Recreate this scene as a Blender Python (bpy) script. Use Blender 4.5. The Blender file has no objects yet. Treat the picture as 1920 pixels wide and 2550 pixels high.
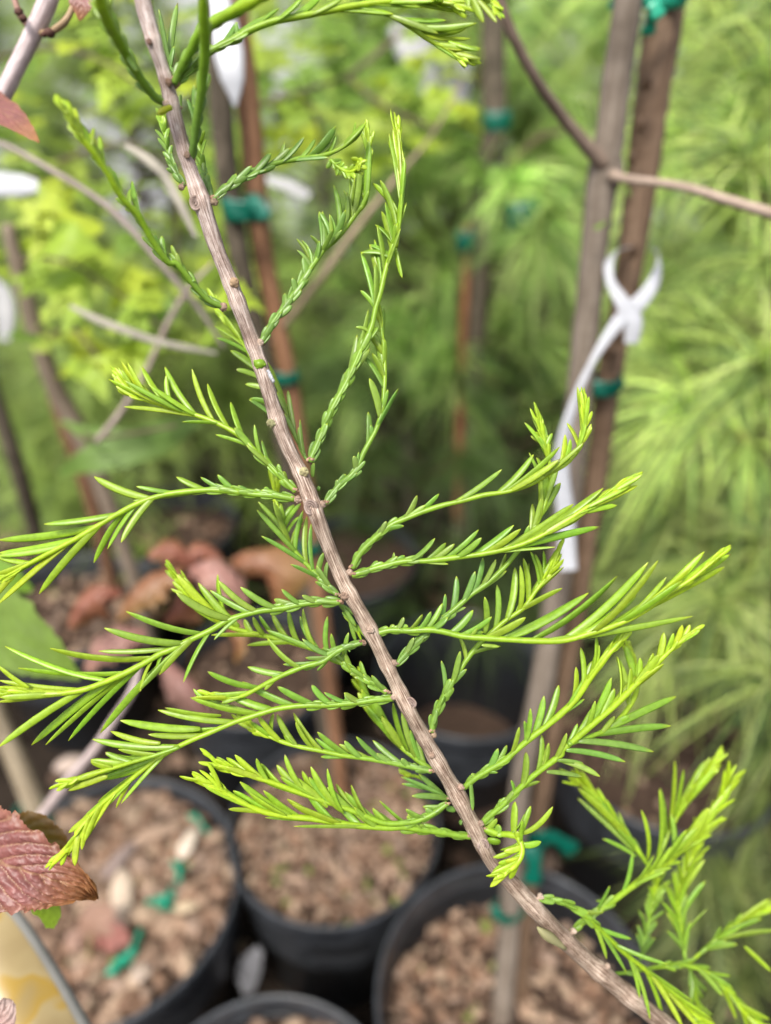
import bpy, math, random
import numpy as np
from mathutils import Vector

random.seed(7)
rng = np.random.default_rng(11)
scene = bpy.context.scene

# ---------------------------------------------------------------- camera, sky, sun, exposure
PITCH = math.radians(32)
CAMZ = 1.15
F = 1820.0                      # focal length in photograph pixels (photograph 1920 x 2550)
cam_d = bpy.data.cameras.new("camera")
cam = bpy.data.objects.new("camera", cam_d)
scene.collection.objects.link(cam)
cam.location = (0, 0, CAMZ)
cam.rotation_euler = (math.radians(90) - PITCH, 0, 0)
cam_d.sensor_fit = 'VERTICAL'
cam_d.sensor_height = 36
cam_d.sensor_width = 27.1
cam_d.lens = F / 2550 * 36
cam_d.clip_start = 0.01
cam_d.clip_end = 200
cam_d.dof.use_dof = True
cam_d.dof.focus_distance = 0.268
cam_d.dof.aperture_fstop = cam_d.lens / 7.0
scene.camera = cam

SUN_EL, SUN_AZ = math.radians(58), math.radians(205)   # azimuth clockwise from +Y
world = bpy.data.worlds.new("World")
scene.world = world
world.use_nodes = True
wn = world.node_tree
sky = wn.nodes.new('ShaderNodeTexSky')
sky.sky_type = 'NISHITA'
sky.sun_disc = False
sky.sun_elevation = SUN_EL
sky.sun_rotation = SUN_AZ
sky.dust_density = 4.0
sky.air_density = 1.0
hs = wn.nodes.new('ShaderNodeHueSaturation')
hs.inputs['Saturation'].default_value = 0.35
wn.links.new(sky.outputs[0], hs.inputs['Color'])
wn.links.new(hs.outputs[0], wn.nodes['Background'].inputs[0])
wn.nodes['Background'].inputs[1].default_value = 0.15
sd = bpy.data.lights.new("sun", 'SUN')
sd.energy = 2.6
sd.angle = math.radians(10)
sd.color = (1.0, 0.95, 0.85)
sun = bpy.data.objects.new("sun", sd)
scene.collection.objects.link(sun)
sdir = Vector((math.sin(SUN_AZ) * math.cos(SUN_EL), math.cos(SUN_AZ) * math.cos(SUN_EL), math.sin(SUN_EL)))
sun.rotation_euler = sdir.to_track_quat('Z', 'Y').to_euler()
sun.location = (0, 0, 6)
vs = scene.view_settings
vs.view_transform = 'Standard'
vs.look = 'None'
vs.gamma = 1.0
vs.use_curve_mapping = False
vs.exposure = 0.72
scene.render.film_transparent = False
scene.cycles.use_denoising = True
scene.cycles.max_bounces = 8
scene.cycles.transparent_max_bounces = 8
scene.cycles.sample_clamp_indirect = 6

# ---------------------------------------------------------------- helpers
CP, SP = math.cos(PITCH), math.sin(PITCH)

def W(p):
    """photo pixel + depth along the view axis -> place in the world (n x 3)"""
    p = np.atleast_2d(np.asarray(p, float))
    d = p[:, 2]
    cx = (p[:, 0] - 960) / F * d
    cy = (1275 - p[:, 1]) / F * d
    X = cx
    Y = CP * d + SP * cy
    Z = CAMZ - SP * d + CP * cy
    return np.stack([X, Y, Z], 1)

def G(x, y, z):
    """where the line of sight through a pixel meets the level z"""
    cy = (1275 - y) / F
    s = (z - CAMZ) / (-SP + CP * cy)
    return W([(x, y, s)])[0]

def unit(v):
    v = np.asarray(v, float)
    n = np.linalg.norm(v, axis=-1, keepdims=True)
    return v / np.maximum(n, 1e-12)

class M:
    """collects vertices, faces, uvs and colours for one mesh"""
    def __init__(s):
        s.v = []; s.f = []; s.uv = []; s.c = []; s.n = 0
    def add(s, v, f, uv=None, c=None):
        v = np.asarray(v, float)
        s.v.append(v)
        s.f.append(np.asarray(f, int) + s.n)
        s.uv.append(np.zeros((len(v), 2)) if uv is None else np.asarray(uv, float))
        if c is None: c = np.ones((len(v), 3))
        c = np.asarray(c, float)
        if c.ndim == 1: c = np.tile(c, (len(v), 1))
        s.c.append(c)
        s.n += len(v)
    def mesh(s, name, origin=(0, 0, 0), smooth=True):
        me = bpy.data.meshes.new(name)
        v = np.concatenate(s.v) - np.asarray(origin, float)
        quads = [f for f in s.f if f.shape[1] == 4]
        tris = [f for f in s.f if f.shape[1] == 3]
        q = np.concatenate(quads) if quads else np.zeros((0, 4), int)
        t = np.concatenate(tris) if tris else np.zeros((0, 3), int)
        me.vertices.add(len(v)); me.vertices.foreach_set('co', v.ravel())
        loops = np.concatenate([q.ravel(), t.ravel()])
        me.loops.add(len(loops)); me.loops.foreach_set('vertex_index', loops)
        npoly = len(q) + len(t)
        me.polygons.add(npoly)
        st = np.concatenate([np.arange(len(q)) * 4, len(q) * 4 + np.arange(len(t)) * 3])
        me.polygons.foreach_set('loop_start', st)
        me.polygons.foreach_set('use_smooth', np.full(npoly, smooth))
        uvs = np.concatenate(s.uv)
        ul = me.uv_layers.new(name='UVMap')
        ul.data.foreach_set('uv', uvs[loops].ravel())
        col = np.concatenate(s.c)
        ca = me.color_attributes.new('Col', 'FLOAT_COLOR', 'POINT')
        ca.data.foreach_set('color', np.concatenate([col, np.ones((len(col), 1))], 1).ravel())
        me.update(calc_edges=True)
        me.validate()
        return me

def link(name, data, mat=None, parent=None, origin=(0, 0, 0)):
    o = bpy.data.objects.new(name, data)
    scene.collection.objects.link(o)
    if mat is not None and data is not None and len(data.materials) == 0:
        data.materials.append(mat)
    if parent is not None:
        o.parent = parent
        o.location = Vector(origin) - Vector(parent['_o'] if '_o' in parent else (0, 0, 0))
    else:
        o.location = origin
    o['_o'] = list(map(float, origin))
    return o

def obj(name, m, mat, parent=None, origin=None, smooth=True):
    if origin is None:
        origin = np.mean(m.v[0], 0) if parent is None else np.asarray(parent['_o'])
    return link(name, m.mesh(name, origin, smooth), mat, parent, origin)

def thing(name, label, cat, origin, group=None):
    e = link(name, None, None, None, origin)
    e.empty_display_size = 0.02
    return tag(e, label, cat, group)

def tag(o, label, cat, group=None, kind=None):
    o['label'] = label; o['category'] = cat
    if group: o['group'] = group
    if kind: o['kind'] = kind
    return o

def cr(pts, n):
    """resample a polyline as a smooth Catmull-Rom curve, n points, even spacing"""
    P = np.asarray(pts, float)
    if len(P) == 2:
        t = np.linspace(0, 1, n)[:, None]
        return P[0] * (1 - t) + P[1] * t
    Q = np.vstack([2 * P[0] - P[1], P, 2 * P[-1] - P[-2]])
    out = []
    for i in range(1, len(Q) - 2):
        for t in np.linspace(0, 1, 24, endpoint=False):
            a, b, c, d = Q[i - 1], Q[i], Q[i + 1], Q[i + 2]
            out.append(0.5 * ((2 * b) + (-a + c) * t + (2 * a - 5 * b + 4 * c - d) * t * t + (-a + 3 * b - 3 * c + d) * t ** 3))
    out.append(P[-1])
    out = np.array(out)
    s = np.concatenate([[0], np.cumsum(np.linalg.norm(np.diff(out[:, :2] if out.shape[1] > 2 and False else out, axis=0), axis=1))])
    u = np.linspace(0, s[-1], n)
    return np.stack([np.interp(u, s, out[:, k]) for k in range(out.shape[1])], 1)

def tube(m, pts, rad, nc=8, col=None, cap=True, flat=1.0, nrm=None, rough=None, vscale=1.0):
    """tube along world points; rad per point; flat squashes the section along nrm"""
    P = np.asarray(pts, float); n = len(P)
    R = np.broadcast_to(np.asarray(rad, float), (n,)).copy()
    T = unit(np.gradient(P, axis=0))
    a = np.asarray(nrm if nrm is not None else (0.31, 0.52, 0.79), float)
    N = np.zeros_like(P)
    a = a - T[0] * a.dot(T[0])
    if np.linalg.norm(a) < 1e-6: a = np.cross(T[0], (1, 0, 0))
    N[0] = unit(a)
    for i in range(1, n):
        b = N[i - 1] - T[i] * N[i - 1].dot(T[i]); N[i] = unit(b)
    B = np.cross(T, N)
    th = np.linspace(0, 2 * math.pi, nc, endpoint=False)
    rr = np.ones((n, nc)) if rough is None else rough
    V = P[:, None, :] + (R[:, None] * rr)[..., None] * (np.cos(th)[None, :, None] * N[:, None, :] * flat + np.sin(th)[None, :, None] * B[:, None, :])
    V = V.reshape(-1, 3)
    i = np.arange(n - 1)[:, None] * nc; j = np.arange(nc)[None, :]; k = (j + 1) % nc
    f = np.stack([i + j, i + k, i + nc + k, i + nc + j], -1).reshape(-1, 4)
    s = np.concatenate([[0], np.cumsum(np.linalg.norm(np.diff(P, axis=0), axis=1))]) * vscale
    uv = np.stack([np.tile(np.arange(nc) / nc, n), np.repeat(s, nc)], 1)
    c = None
    if col is not None:
        c = np.asarray(col, float)
        c = np.repeat(c, nc, axis=0) if c.ndim == 2 else c
    m.add(V, f, uv, c)
    if cap:
        base = m.n - n * nc
        for ring, sgn in ((0, -1), (n - 1, 1)):
            cc = c[ring * nc] if c is not None and np.ndim(c) == 2 else (c if c is not None else np.ones(3))
            ctr = P[ring] + T[ring] * sgn * R[ring] * 0.35
            idx = m.n
            m.v.append(ctr[None]); m.uv.append(np.array([[0.5, s[ring]]])); m.c.append(np.asarray(cc)[None]); m.n += 1
            fs = [(base + ring * nc + q, base + ring * nc + (q + 1) % nc, idx)[::sgn] for q in range(nc)]
            m.f.append(np.array(fs)[:, ::-1] if False else np.array(fs))
    return V

def blob(m, c, r, sq=(1, 1, 1), n=6, col=None, seed=0, rough=0.12):
    """lumpy ellipsoid"""
    r_ = np.random.default_rng(seed)
    k = 2 * n
    th = np.linspace(0.0, math.pi, n + 1)[1:-1]; ph = np.linspace(0, 2 * math.pi, k, endpoint=False)
    V = np.array([(math.sin(t) * math.cos(p), math.sin(t) * math.sin(p), math.cos(t)) for t in th for p in ph])
    V = np.vstack([V, [0, 0, 1], [0, 0, -1]])
    V = V * (1 + r_.uniform(-rough, rough, (len(V), 1)))
    V = np.asarray(c) + V * r * np.asarray(sq)
    f = []
    for i in range(len(th) - 1):
        for j in range(k):
            f.append((i * k + j, (i + 1) * k + j, (i + 1) * k + (j + 1) % k, i * k + (j + 1) % k))
    top, bot = len(V) - 2, len(V) - 1
    tr = [(top, j, (j + 1) % k) for j in range(k)] + [(bot, (len(th) - 1) * k + (j + 1) % k, (len(th) - 1) * k + j) for j in range(k)]
    m.add(V, f, None, col)
    m.f.append(np.array(tr) + m.n - len(V))

# ---------------------------------------------------------------- materials
def newmat(name):
    mt = bpy.data.materials.new(name); mt.use_nodes = True
    nt = mt.node_tree
    return mt, nt, nt.nodes['Principled BSDF'], nt.nodes['Material Output']

def noise(nt, vec, scale, detail=4, rough=0.6, dist=0.0):
    n = nt.nodes.new('ShaderNodeTexNoise')
    n.inputs['Scale'].default_value = scale; n.inputs['Detail'].default_value = detail
    n.inputs['Roughness'].default_value = rough; n.inputs['Distortion'].default_value = dist
    if vec is not None: nt.links.new(vec, n.inputs['Vector'])
    return n

def ramp(nt, fac, stops):
    r = nt.nodes.new('ShaderNodeValToRGB')
    el = r.color_ramp.elements
    while len(el) < len(stops): el.new(0.5)
    for e, (p, c) in zip(el, stops):
        e.position = p; e.color = (*c, 1)
    nt.links.new(fac, r.inputs[0])
    return r

def bump(nt, h, strength, dist, b):
    k = nt.nodes.new('ShaderNodeBump')
    k.inputs['Strength'].default_value = strength; k.inputs['Distance'].default_value = dist
    nt.links.new(h, k.inputs['Height']); nt.links.new(k.outputs[0], b.inputs['Normal'])

def mapping(nt, src, sc):
    t = nt.nodes.new('ShaderNodeTexCoord'); mp = nt.nodes.new('ShaderNodeMapping')
    mp.inputs['Scale'].default_value = sc
    nt.links.new(t.outputs[src], mp.inputs[0]); return mp.outputs[0]

def leafmat(name, rough=0.45, trans=0.3, var=0.25, vscale=250, gloss=0.5, bs=0.15, bd=0.0003, tgain=(1.15, 1.25, 0.5)):
    """vertex colour 'Col' is the leaf's own pigment; mottled a little, light passes through"""
    mt, nt, b, out = newmat(name)
    a = nt.nodes.new('ShaderNodeAttribute'); a.attribute_name = 'Col'
    v = mapping(nt, 'Object', (1, 1, 1))
    nz = noise(nt, v, vscale, 3)
    r = nt.nodes.new('ShaderNodeMapRange'); r.inputs['To Min'].default_value = 1 - var; r.inputs['To Max'].default_value = 1 + var
    r.inputs['From Min'].default_value = 0.25; r.inputs['From Max'].default_value = 0.75
    nt.links.new(nz.outputs['Fac'], r.inputs['Value'])
    mx = nt.nodes.new('ShaderNodeVectorMath'); mx.operation = 'SCALE'
    nt.links.new(a.outputs['Color'], mx.inputs[0]); nt.links.new(r.outputs[0], mx.inputs['Scale'])
    nt.links.new(mx.outputs[0], b.inputs['Base Color'])
    b.inputs['Roughness'].default_value = rough
    b.inputs['Specular IOR Level'].default_value = gloss
    tr = nt.nodes.new('ShaderNodeBsdfTranslucent')
    tm = nt.nodes.new('ShaderNodeVectorMath'); tm.operation = 'MULTIPLY'
    tm.inputs[1].default_value = tgain
    nt.links.new(mx.outputs[0], tm.inputs[0]); nt.links.new(tm.outputs[0], tr.inputs['Color'])
    ms = nt.nodes.new('ShaderNodeMixShader'); ms.inputs[0].default_value = trans
    nt.links.new(b.outputs[0], ms.inputs[1]); nt.links.new(tr.outputs[0], ms.inputs[2])
    nt.links.new(ms.outputs[0], out.inputs[0])
    bump(nt, nz.outputs['Fac'], bs, bd, b)
    return mt

def barkmat(name, c0, c1, c2, us=7, vscale=60, bs=0.8, bd=0.0006, rough=0.75, spec=0.3, hw=0.13):
    """stripes run along the stem: u round the stem, v along it in metres"""
    mt, nt, b, out = newmat(name)
    uv = nt.nodes.new('ShaderNodeUVMap'); uv.uv_map = 'UVMap'
    sep = nt.nodes.new('ShaderNodeSeparateXYZ'); nt.links.new(uv.outputs[0], sep.inputs[0])
    # close the seam: turn u into a circle
    an = nt.nodes.new('ShaderNodeMath'); an.operation = 'MULTIPLY'; an.inputs[1].default_value = 2 * math.pi
    nt.links.new(sep.outputs[0], an.inputs[0])
    co = nt.nodes.new('ShaderNodeMath'); co.operation = 'COSINE'; nt.links.new(an.outputs[0], co.inputs[0])
    si = nt.nodes.new('ShaderNodeMath'); si.operation = 'SINE'; nt.links.new(an.outputs[0], si.inputs[0])
    vz = nt.nodes.new('ShaderNodeMath'); vz.operation = 'MULTIPLY'; vz.inputs[1].default_value = vscale
    nt.links.new(sep.outputs[1], vz.inputs[0])
    cb = nt.nodes.new('ShaderNodeCombineXYZ')
    nt.links.new(co.outputs[0], cb.inputs[0]); nt.links.new(si.outputs[0], cb.inputs[1]); nt.links.new(vz.outputs[0], cb.inputs[2])
    n1 = noise(nt, cb.outputs[0], us, 5, 0.65, 0.3)
    n2 = noise(nt, mapping(nt, 'Object', (1, 1, 1)), 120, 4, 0.7)
    ad = nt.nodes.new('ShaderNodeMath'); ad.operation = 'MULTIPLY_ADD'; ad.inputs[1].default_value = 0.7
    nt.links.new(n1.outputs['Fac'], ad.inputs[0])
    sc = nt.nodes.new('ShaderNodeMath'); sc.operation = 'MULTIPLY'; sc.inputs[1].default_value = 0.3
    nt.links.new(n2.outputs['Fac'], sc.inputs[0]); nt.links.new(sc.outputs[0], ad.inputs[2])
    r = ramp(nt, ad.outputs[0], [(0.5 - hw, c0), (0.5, c1), (0.5 + hw, c2)])
    at = nt.nodes.new('ShaderNodeAttribute'); at.attribute_name = 'Col'
    mm = nt.nodes.new('ShaderNodeVectorMath'); mm.operation = 'MULTIPLY'
    nt.links.new(r.outputs[0], mm.inputs[0]); nt.links.new(at.outputs['Color'], mm.inputs[1])
    nt.links.new(mm.outputs[0], b.inputs['Base Color'])
    b.inputs['Roughness'].default_value = rough; b.inputs['Specular IOR Level'].default_value = spec
    bump(nt, ad.outputs[0], bs, bd, b)
    return mt

def plainmat(name, col, rough=0.5, spec=0.5, ns=40, var=0.2, bs=0.2, bd=0.0005, trans=0.0, usecol=False):
    mt, nt, b, out = newmat(name)
    nz = noise(nt, mapping(nt, 'Object', (1, 1, 1)), ns, 5)
    r = ramp(nt, nz.outputs['Fac'], [(0.3, tuple(c * (1 - var) for c in col)), (0.7, tuple(min(1, c * (1 + var)) for c in col))])
    src = r.outputs[0]
    if usecol:
        at = nt.nodes.new('ShaderNodeAttribute'); at.attribute_name = 'Col'
        mm = nt.nodes.new('ShaderNodeVectorMath'); mm.operation = 'MULTIPLY'
        nt.links.new(src, mm.inputs[0]); nt.links.new(at.outputs['Color'], mm.inputs[1]); src = mm.outputs[0]
    nt.links.new(src, b.inputs['Base Color'])
    b.inputs['Roughness'].default_value = rough; b.inputs['Specular IOR Level'].default_value = spec
    bump(nt, nz.outputs['Fac'], bs, bd, b)
    if trans > 0:
        tr = nt.nodes.new('ShaderNodeBsdfTranslucent'); nt.links.new(src, tr.inputs['Color'])
        ms = nt.nodes.new('ShaderNodeMixShader'); ms.inputs[0].default_value = trans
        nt.links.new(b.outputs[0], ms.inputs[1]); nt.links.new(tr.outputs[0], ms.inputs[2]); nt.links.new(ms.outputs[0], out.inputs[0])
    return mt

MAT = {}
MAT['needle'] = leafmat('fresh_needle', rough=0.36, trans=0.30, var=0.20, vscale=420, gloss=0.5, bs=0.2, bd=0.0002)
MAT['leaf'] = leafmat('young_leaf', rough=0.5, trans=0.4, var=0.2, vscale=60)
MAT['redleaf'] = leafmat('red_leaf', rough=0.48, trans=0.22, var=0.22, vscale=160, gloss=0.6, bs=0.5, bd=0.0006, tgain=(1.3, 0.7, 0.5))
MAT['pine'] = leafmat('pine_needle', rough=0.38, trans=0.25, var=0.25, vscale=9, bs=0.0)
MAT['stem'] = barkmat('twig_bark', (0.085, 0.050, 0.036), (0.250, 0.185, 0.150), (0.46, 0.38, 0.33), us=8, vscale=13, bs=1.0, bd=0.0006, hw=0.10)
MAT['trunk'] = barkmat('grey_trunk_bark', (0.12, 0.094, 0.072), (0.18, 0.145, 0.115), (0.25, 0.207, 0.17), us=2.2, vscale=9, bs=0.4, bd=0.0008)
MAT['stake'] = barkmat('brown_stake_wood', (0.075, 0.046, 0.028), (0.135, 0.085, 0.053), (0.20, 0.135, 0.09), us=3.5, vscale=5, bs=0.4, bd=0.0008, rough=0.6)
MAT['darktrunk'] = barkmat('dark_trunk_bark', (0.04, 0.032, 0.022), (0.085, 0.068, 0.048), (0.14, 0.11, 0.082), us=2, vscale=22, bs=0.6, bd=0.001)
MAT['pale'] = barkmat('pale_twig_bark', (0.25, 0.2, 0.19), (0.38, 0.32, 0.31), (0.52, 0.46, 0.45), us=2, vscale=25, bs=0.4, bd=0.0004, rough=0.5)
MAT['tie'] = plainmat('green_tie_tape', (0.0, 0.13, 0.085), rough=0.3, spec=0.6, ns=90, var=0.25, trans=0.25)
MAT['white'] = plainmat('white_tag_plastic', (0.54, 0.55, 0.59), rough=0.35, spec=0.5, ns=60, var=0.12, bs=0.05, trans=0.3)
MAT['pot'] = plainmat('black_pot_plastic', (0.010, 0.011, 0.013), rough=0.38, spec=0.55, ns=25, var=0.35, bs=0.15, bd=0.001)
MAT['soil'] = plainmat('potting_soil', (0.050, 0.031, 0.022), rough=0.9, spec=0.2, ns=70, var=0.6, bs=1.0, bd=0.006)
MAT['chip'] = plainmat('bark_chip', (0.80, 0.745, 0.70), rough=0.8, spec=0.3, ns=160, var=0.22, bs=0.5, bd=0.001, usecol=True)
MAT['ground'] = plainmat('ground_soil', (0.022, 0.016, 0.012), rough=0.95, spec=0.1, ns=12, var=0.6, bs=1.0, bd=0.02)
MAT['dry'] = plainmat('dead_grass', (0.30, 0.275, 0.225), rough=0.6, spec=0.3, ns=80, var=0.15)
MAT['white_dim'] = plainmat('dim_white_plastic', (0.24, 0.24, 0.25), rough=0.4, spec=0.4, ns=50, var=0.12)  # darker grey version of the white tag plastic
MAT['wall'] = plainmat('pale_grey_panel', (0.55, 0.56, 0.60), rough=0.6, spec=0.3, ns=3, var=0.08)
MAT['tie_bright'] = plainmat('bright_green_tape', (0.02, 0.36, 0.22), rough=0.35, spec=0.5, ns=90, var=0.15, trans=0.2)
MAT['rim'] = plainmat('scuffed_sheen_rim_plastic', (0.034, 0.037, 0.043), rough=0.36, spec=0.6, ns=30, var=0.5, bs=0.2, bd=0.001)  # lighter bluish grey paints the rim highlight into the colour, mottled with scuffs
MAT['label_edge'] = plainmat('label_edge_plastic', (0.20, 0.195, 0.18), rough=0.5, spec=0.3, ns=40, var=0.2)
# ================================================================ ground and pots
def sheet(name, x0, x1, y0, y1, z, mat, n=80, amp=0.012):
    xs = np.linspace(x0, x1, n); ys = np.linspace(y0, y1, n)
    X, Y = np.meshgrid(xs, ys)
    Z = z + amp * (np.sin(X * 7 + 1.3) * np.cos(Y * 5.1) + rng.uniform(-.4, .4, X.shape))
    V = np.stack([X, Y, Z], -1).reshape(-1, 3)
    i = np.arange(n - 1)[:, None] * n; j = np.arange(n - 1)[None, :]
    f = np.stack([i + j, i + j + 1, i + n + j + 1, i + n + j], -1).reshape(-1, 4)
    m = M(); m.add(V, f); o = obj(name, m, mat, None, (0, 0, 0)); o['kind'] = 'structure'; return o
sheet('ground', -30, 30, -8, 60, 0.0, MAT['ground'], 260, .01)

RIM = 0.27
CHIPC = [(.27, .185, .135), (.18, .115, .08), (.34, .245, .18), (.12, .078, .055), (.38, .29, .215), (.25, .155, .105), (.29, .215, .17)]
def chip(m, c, r, seed, col=None, flat=None):
    q = random.Random(seed)
    sq = (q.uniform(.6, 1.5), q.uniform(.5, 1.1), q.uniform(.3, .7)) if flat is None else flat
    a = q.uniform(0, math.pi); n0 = m.n
    blob(m, (0, 0, 0), r, sq, 4, np.asarray(col if col is not None else CHIPC[q.randrange(7)]) * q.uniform(.75, 1.25), seed, .25)
    V = m.v[-1]
    tx, ty = q.uniform(-.5, .5), q.uniform(-.5, .5)
    ca, sa = math.cos(a), math.sin(a)
    R = np.array([[ca, -sa, 0], [sa, ca, 0], [0, 0, 1]]) @ np.array([[1, 0, tx], [0, 1, ty], [-tx, -ty, 1]])
    m.v[-1] = V @ R.T + np.asarray(c)

def pot(cx, cy, r, label, rim=RIM, soil=0.05, nchip=420, depth=0.27, cmin=.005, cmax=.014, group='black nursery pots', rich=True):
    t = thing('nursery_pot', label, 'plant pot', (cx, cy, rim - depth), group)
    # lathed wall: outside up, over the rolled rim, down inside
    prof = [(r * .80, rim - depth), (r * .955, rim - .035), (r * .96, rim - .034), (r * 1.0, rim - .032), (r * 1.012, rim - .028), (r * 1.015, rim - .006), (r * 1.01, rim - .001), (r * 1.0, rim),
            (r * .985, rim - .001), (r * .975, rim - .006), (r * .965, rim - .03), (r * .93, rim - .12)]
    n = 72; th_ = np.linspace(0, 2 * math.pi, n, endpoint=False)
    def lathe(prof):
        V = np.array([(cx + p * math.cos(a), cy + p * math.sin(a), z) for p, z in prof for a in th_])
        k = len(prof); i = np.arange(k - 1)[:, None] * n; j = np.arange(n)[None, :]
        f = np.stack([i + j, i + (j + 1) % n, i + n + (j + 1) % n, i + n + j], -1).reshape(-1, 4)
        m = M(); m.add(V, f); return m
    obj('wall', lathe(prof[:3]), MAT['pot'], t)
    obj('rim', lathe(prof[2:]), MAT['rim'], t)
    # soil
    zs = rim - soil; m = M(); k = 22; V = [(cx, cy, zs + .008)]
    for a_ in range(1, k + 1):
        rr_ = r * .955 * a_ / k
        for a in np.linspace(0, 2 * math.pi, 48, endpoint=False):
            V.append((cx + rr_ * math.cos(a), cy + rr_ * math.sin(a), zs + .008 * (1 - (a_ / k) ** 2) + random.uniform(-.003, .003)))
    f = [(1 + (a_ - 1) * 48 + j, 1 + (a_ - 1) * 48 + (j + 1) % 48, 1 + a_ * 48 + (j + 1) % 48, 1 + a_ * 48 + j) for a_ in range(1, k) for j in range(48)]
    m.add(V, f); m.f.append(np.array([(0, 1 + j, 1 + (j + 1) % 48) for j in range(48)]))
    so = obj('soil', m, MAT['soil'], t)
    if nchip:
        m = M()
        for q in range(int(nchip * 1.7)):
            a = random.uniform(0, 6.283); rr_ = r * .93 * math.sqrt(random.random())
            s_ = .78 * random.uniform(cmin, cmax) * (1.5 if random.random() < .06 else 1)
            chip(m, (cx + rr_ * math.cos(a), cy + rr_ * math.sin(a), zs + .008 + random.uniform(0, .006)), s_, q, (.16, .20, .05) if random.random() < .03 else None)
        c_ = obj('bark_chips', m, MAT['chip'], t, (cx, cy, rim - depth)); c_['kind'] = 'stuff'
    return t

pA = G(262, 2212, RIM); pB = G(832, 2045, RIM); pC = G(1290, 2480, RIM); pD = G(650, 2880, RIM)
pot(pA[0], pA[1], .163, 'wide black pot of wood chips at lower left with green tie scraps', soil=.028, nchip=520, cmin=.005, cmax=.017)
pot(pB[0], pB[1], .142, 'black pot of brown gravelly bark at bottom centre', soil=.03, nchip=620, cmin=.004, cmax=.010)
pot(pC[0], pC[1], .156, 'black pot at bottom right holding the tied grey trunk', soil=.085, nchip=520, cmin=.004, cmax=.011)
pot(pD[0], pD[1], .14, 'black pot cut off by the bottom edge between the others', soil=.04, nchip=200)
pE = G(170, 1500, RIM); pot(pE[0], pE[1], .16, 'dark pot behind the lower left pot under red leaves', soil=.05, nchip=60, cmin=.006, cmax=.02)
pF = G(1130, 1665, RIM); pot(pF[0] + .02, pF[1], .15, 'dark pot behind the diagonal stem left of the tied trunk', soil=.22, nchip=0)
pG = G(1650, 1830, RIM); pot(pG[0], pG[1], .17, 'black pot with red brown soil at right behind bright tips', soil=.04, nchip=60, cmin=.004, cmax=.009)
pH = G(640, 1650, RIM); pot(pH[0], pH[1], .14, 'dark pot behind the bottom centre pot below red leaves', soil=.05, nchip=60)
pI = G(420, 1300, RIM); pot(pI[0], pI[1], .15, 'shaded pot farther back left with brown soil', soil=.05, nchip=20)
pJ = G(30, 1330, RIM); pot(pJ[0], pJ[1], .14, 'shaded pot at far left edge behind green leaves', soil=.05, nchip=20)
pK = G(860, 1380, RIM); pot(pK[0], pK[1], .15, 'shaded pot in the second row behind the curved shoots', soil=.03, nchip=0)

# loose bark litter on the ground between the pots
m = M()
for q in range(1500):
    x = random.uniform(-1.2, 1.6); y = random.uniform(.2, 3.0)
    chip(m, (x, y, random.uniform(.004, .02)), random.uniform(.006, .018), q + 999, np.asarray(CHIPC[q % 7]) * .7)
o = obj('bark_litter', m, MAT['chip'], None, (0, 0, 0)); tag(o, 'brown bark litter scattered on the ground between the pots', 'litter', kind='stuff')

# big pieces lying in the pots
def lying(x, y, z, L, Wd, ang, col, name, label, cat, mat='chip', thick=.35, group=None):
    c = G(x, y, z); a = math.radians(ang); u = np.array((math.cos(a), math.sin(a), 0))
    k = np.linspace(-.5, .5, 9)
    pts = c + u * (k * L)[:, None] + np.array((0, 0, 1)) * (.004 * (1 - (2 * k) ** 2))[:, None]
    rad = Wd / 2 * np.array([.3, .7, .95, 1, .98, .9, .8, .6, .2])
    m = M(); tube(m, pts, rad, 10, np.asarray(col), True, thick, (0, 0, 1)); o = obj(name, m, MAT[mat], None, tuple(c)); return tag(o, label, cat, group)
zA = RIM - .012
lying(305, 2240, zA, .085, .028, -72, (.62, .53, .44), 'wood_chip', 'large pale wood chip lying among the chips of lower left pot', 'wood chip')
lying(395, 2075, zA, .07, .022, 20, (.34, .25, .19), 'wood_chip', 'long brown wood chip below the green shoot tips in left pot', 'wood chip')
lying(470, 2100, zA + .01, .045, .02, 75, (.66, .60, .52), 'petal_husk', 'cream husk beside the green scrap near the left pot rim', 'husk')
lying(462, 2262, zA, .032, .016, 15, (.55, .46, .33), 'wood_chip', 'small cream chip right of the round green scrap', 'wood chip')
lying(352, 2425, zA, .026, .022, 30, (.42, .35, .30), 'pebble', 'rounded grey brown pebble below the torn green tie', 'pebble')
lying(440, 2300, zA, .05, .02, -30, (.36, .25, .18), 'wood_chip', 'tan wood chip by the left pot rim under the scraps', 'wood chip')
lying(300, 2140, zA, .06, .02, 60, (.27, .22, .21), 'wood_chip', 'grey wood chip leaning above the large pale chip', 'wood chip')
lying(180, 1905, zA, .05, .03, 10, (.5, .42, .38), 'wood_chip', 'broad pale chip near the back rim of the left pot', 'wood chip')
def scrap(pts, label, w=.009, name='tie_scrap'):
    """torn bits of green tie tape: a crumpled ribbon"""
    P = np.array([G(x, y, z) for x, y, z in pts]); P = cr(P, 14)
    P[:, 2] += .004 * np.sin(np.arange(14) * 1.7)
    m = M(); tube(m, P, w * 1.25 * (1 + .25 * np.sin(np.arange(14) * 1.3)), 10, None, True, .16, (0.2, .1, 1)); o = obj(name, m, MAT['tie_bright'], None, tuple(P[0]))
    return tag(o, label, 'tie tape', 'scraps of green tie tape')
scrap([(482, 2030, zA), (500, 2052, zA + .005), (516, 2078, zA)], 'long green tape scrap beside the cream husk', .007)
scrap([(450, 2155, zA), (450, 2175, zA + .006), (447, 2192, zA)], 'green tape scrap just below the cream husk', .010)
scrap([(392, 2248, zA), (408, 2250, zA + .008), (424, 2240, zA)], 'rounded green tape scrap right of the large pale chip', .012)
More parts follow.
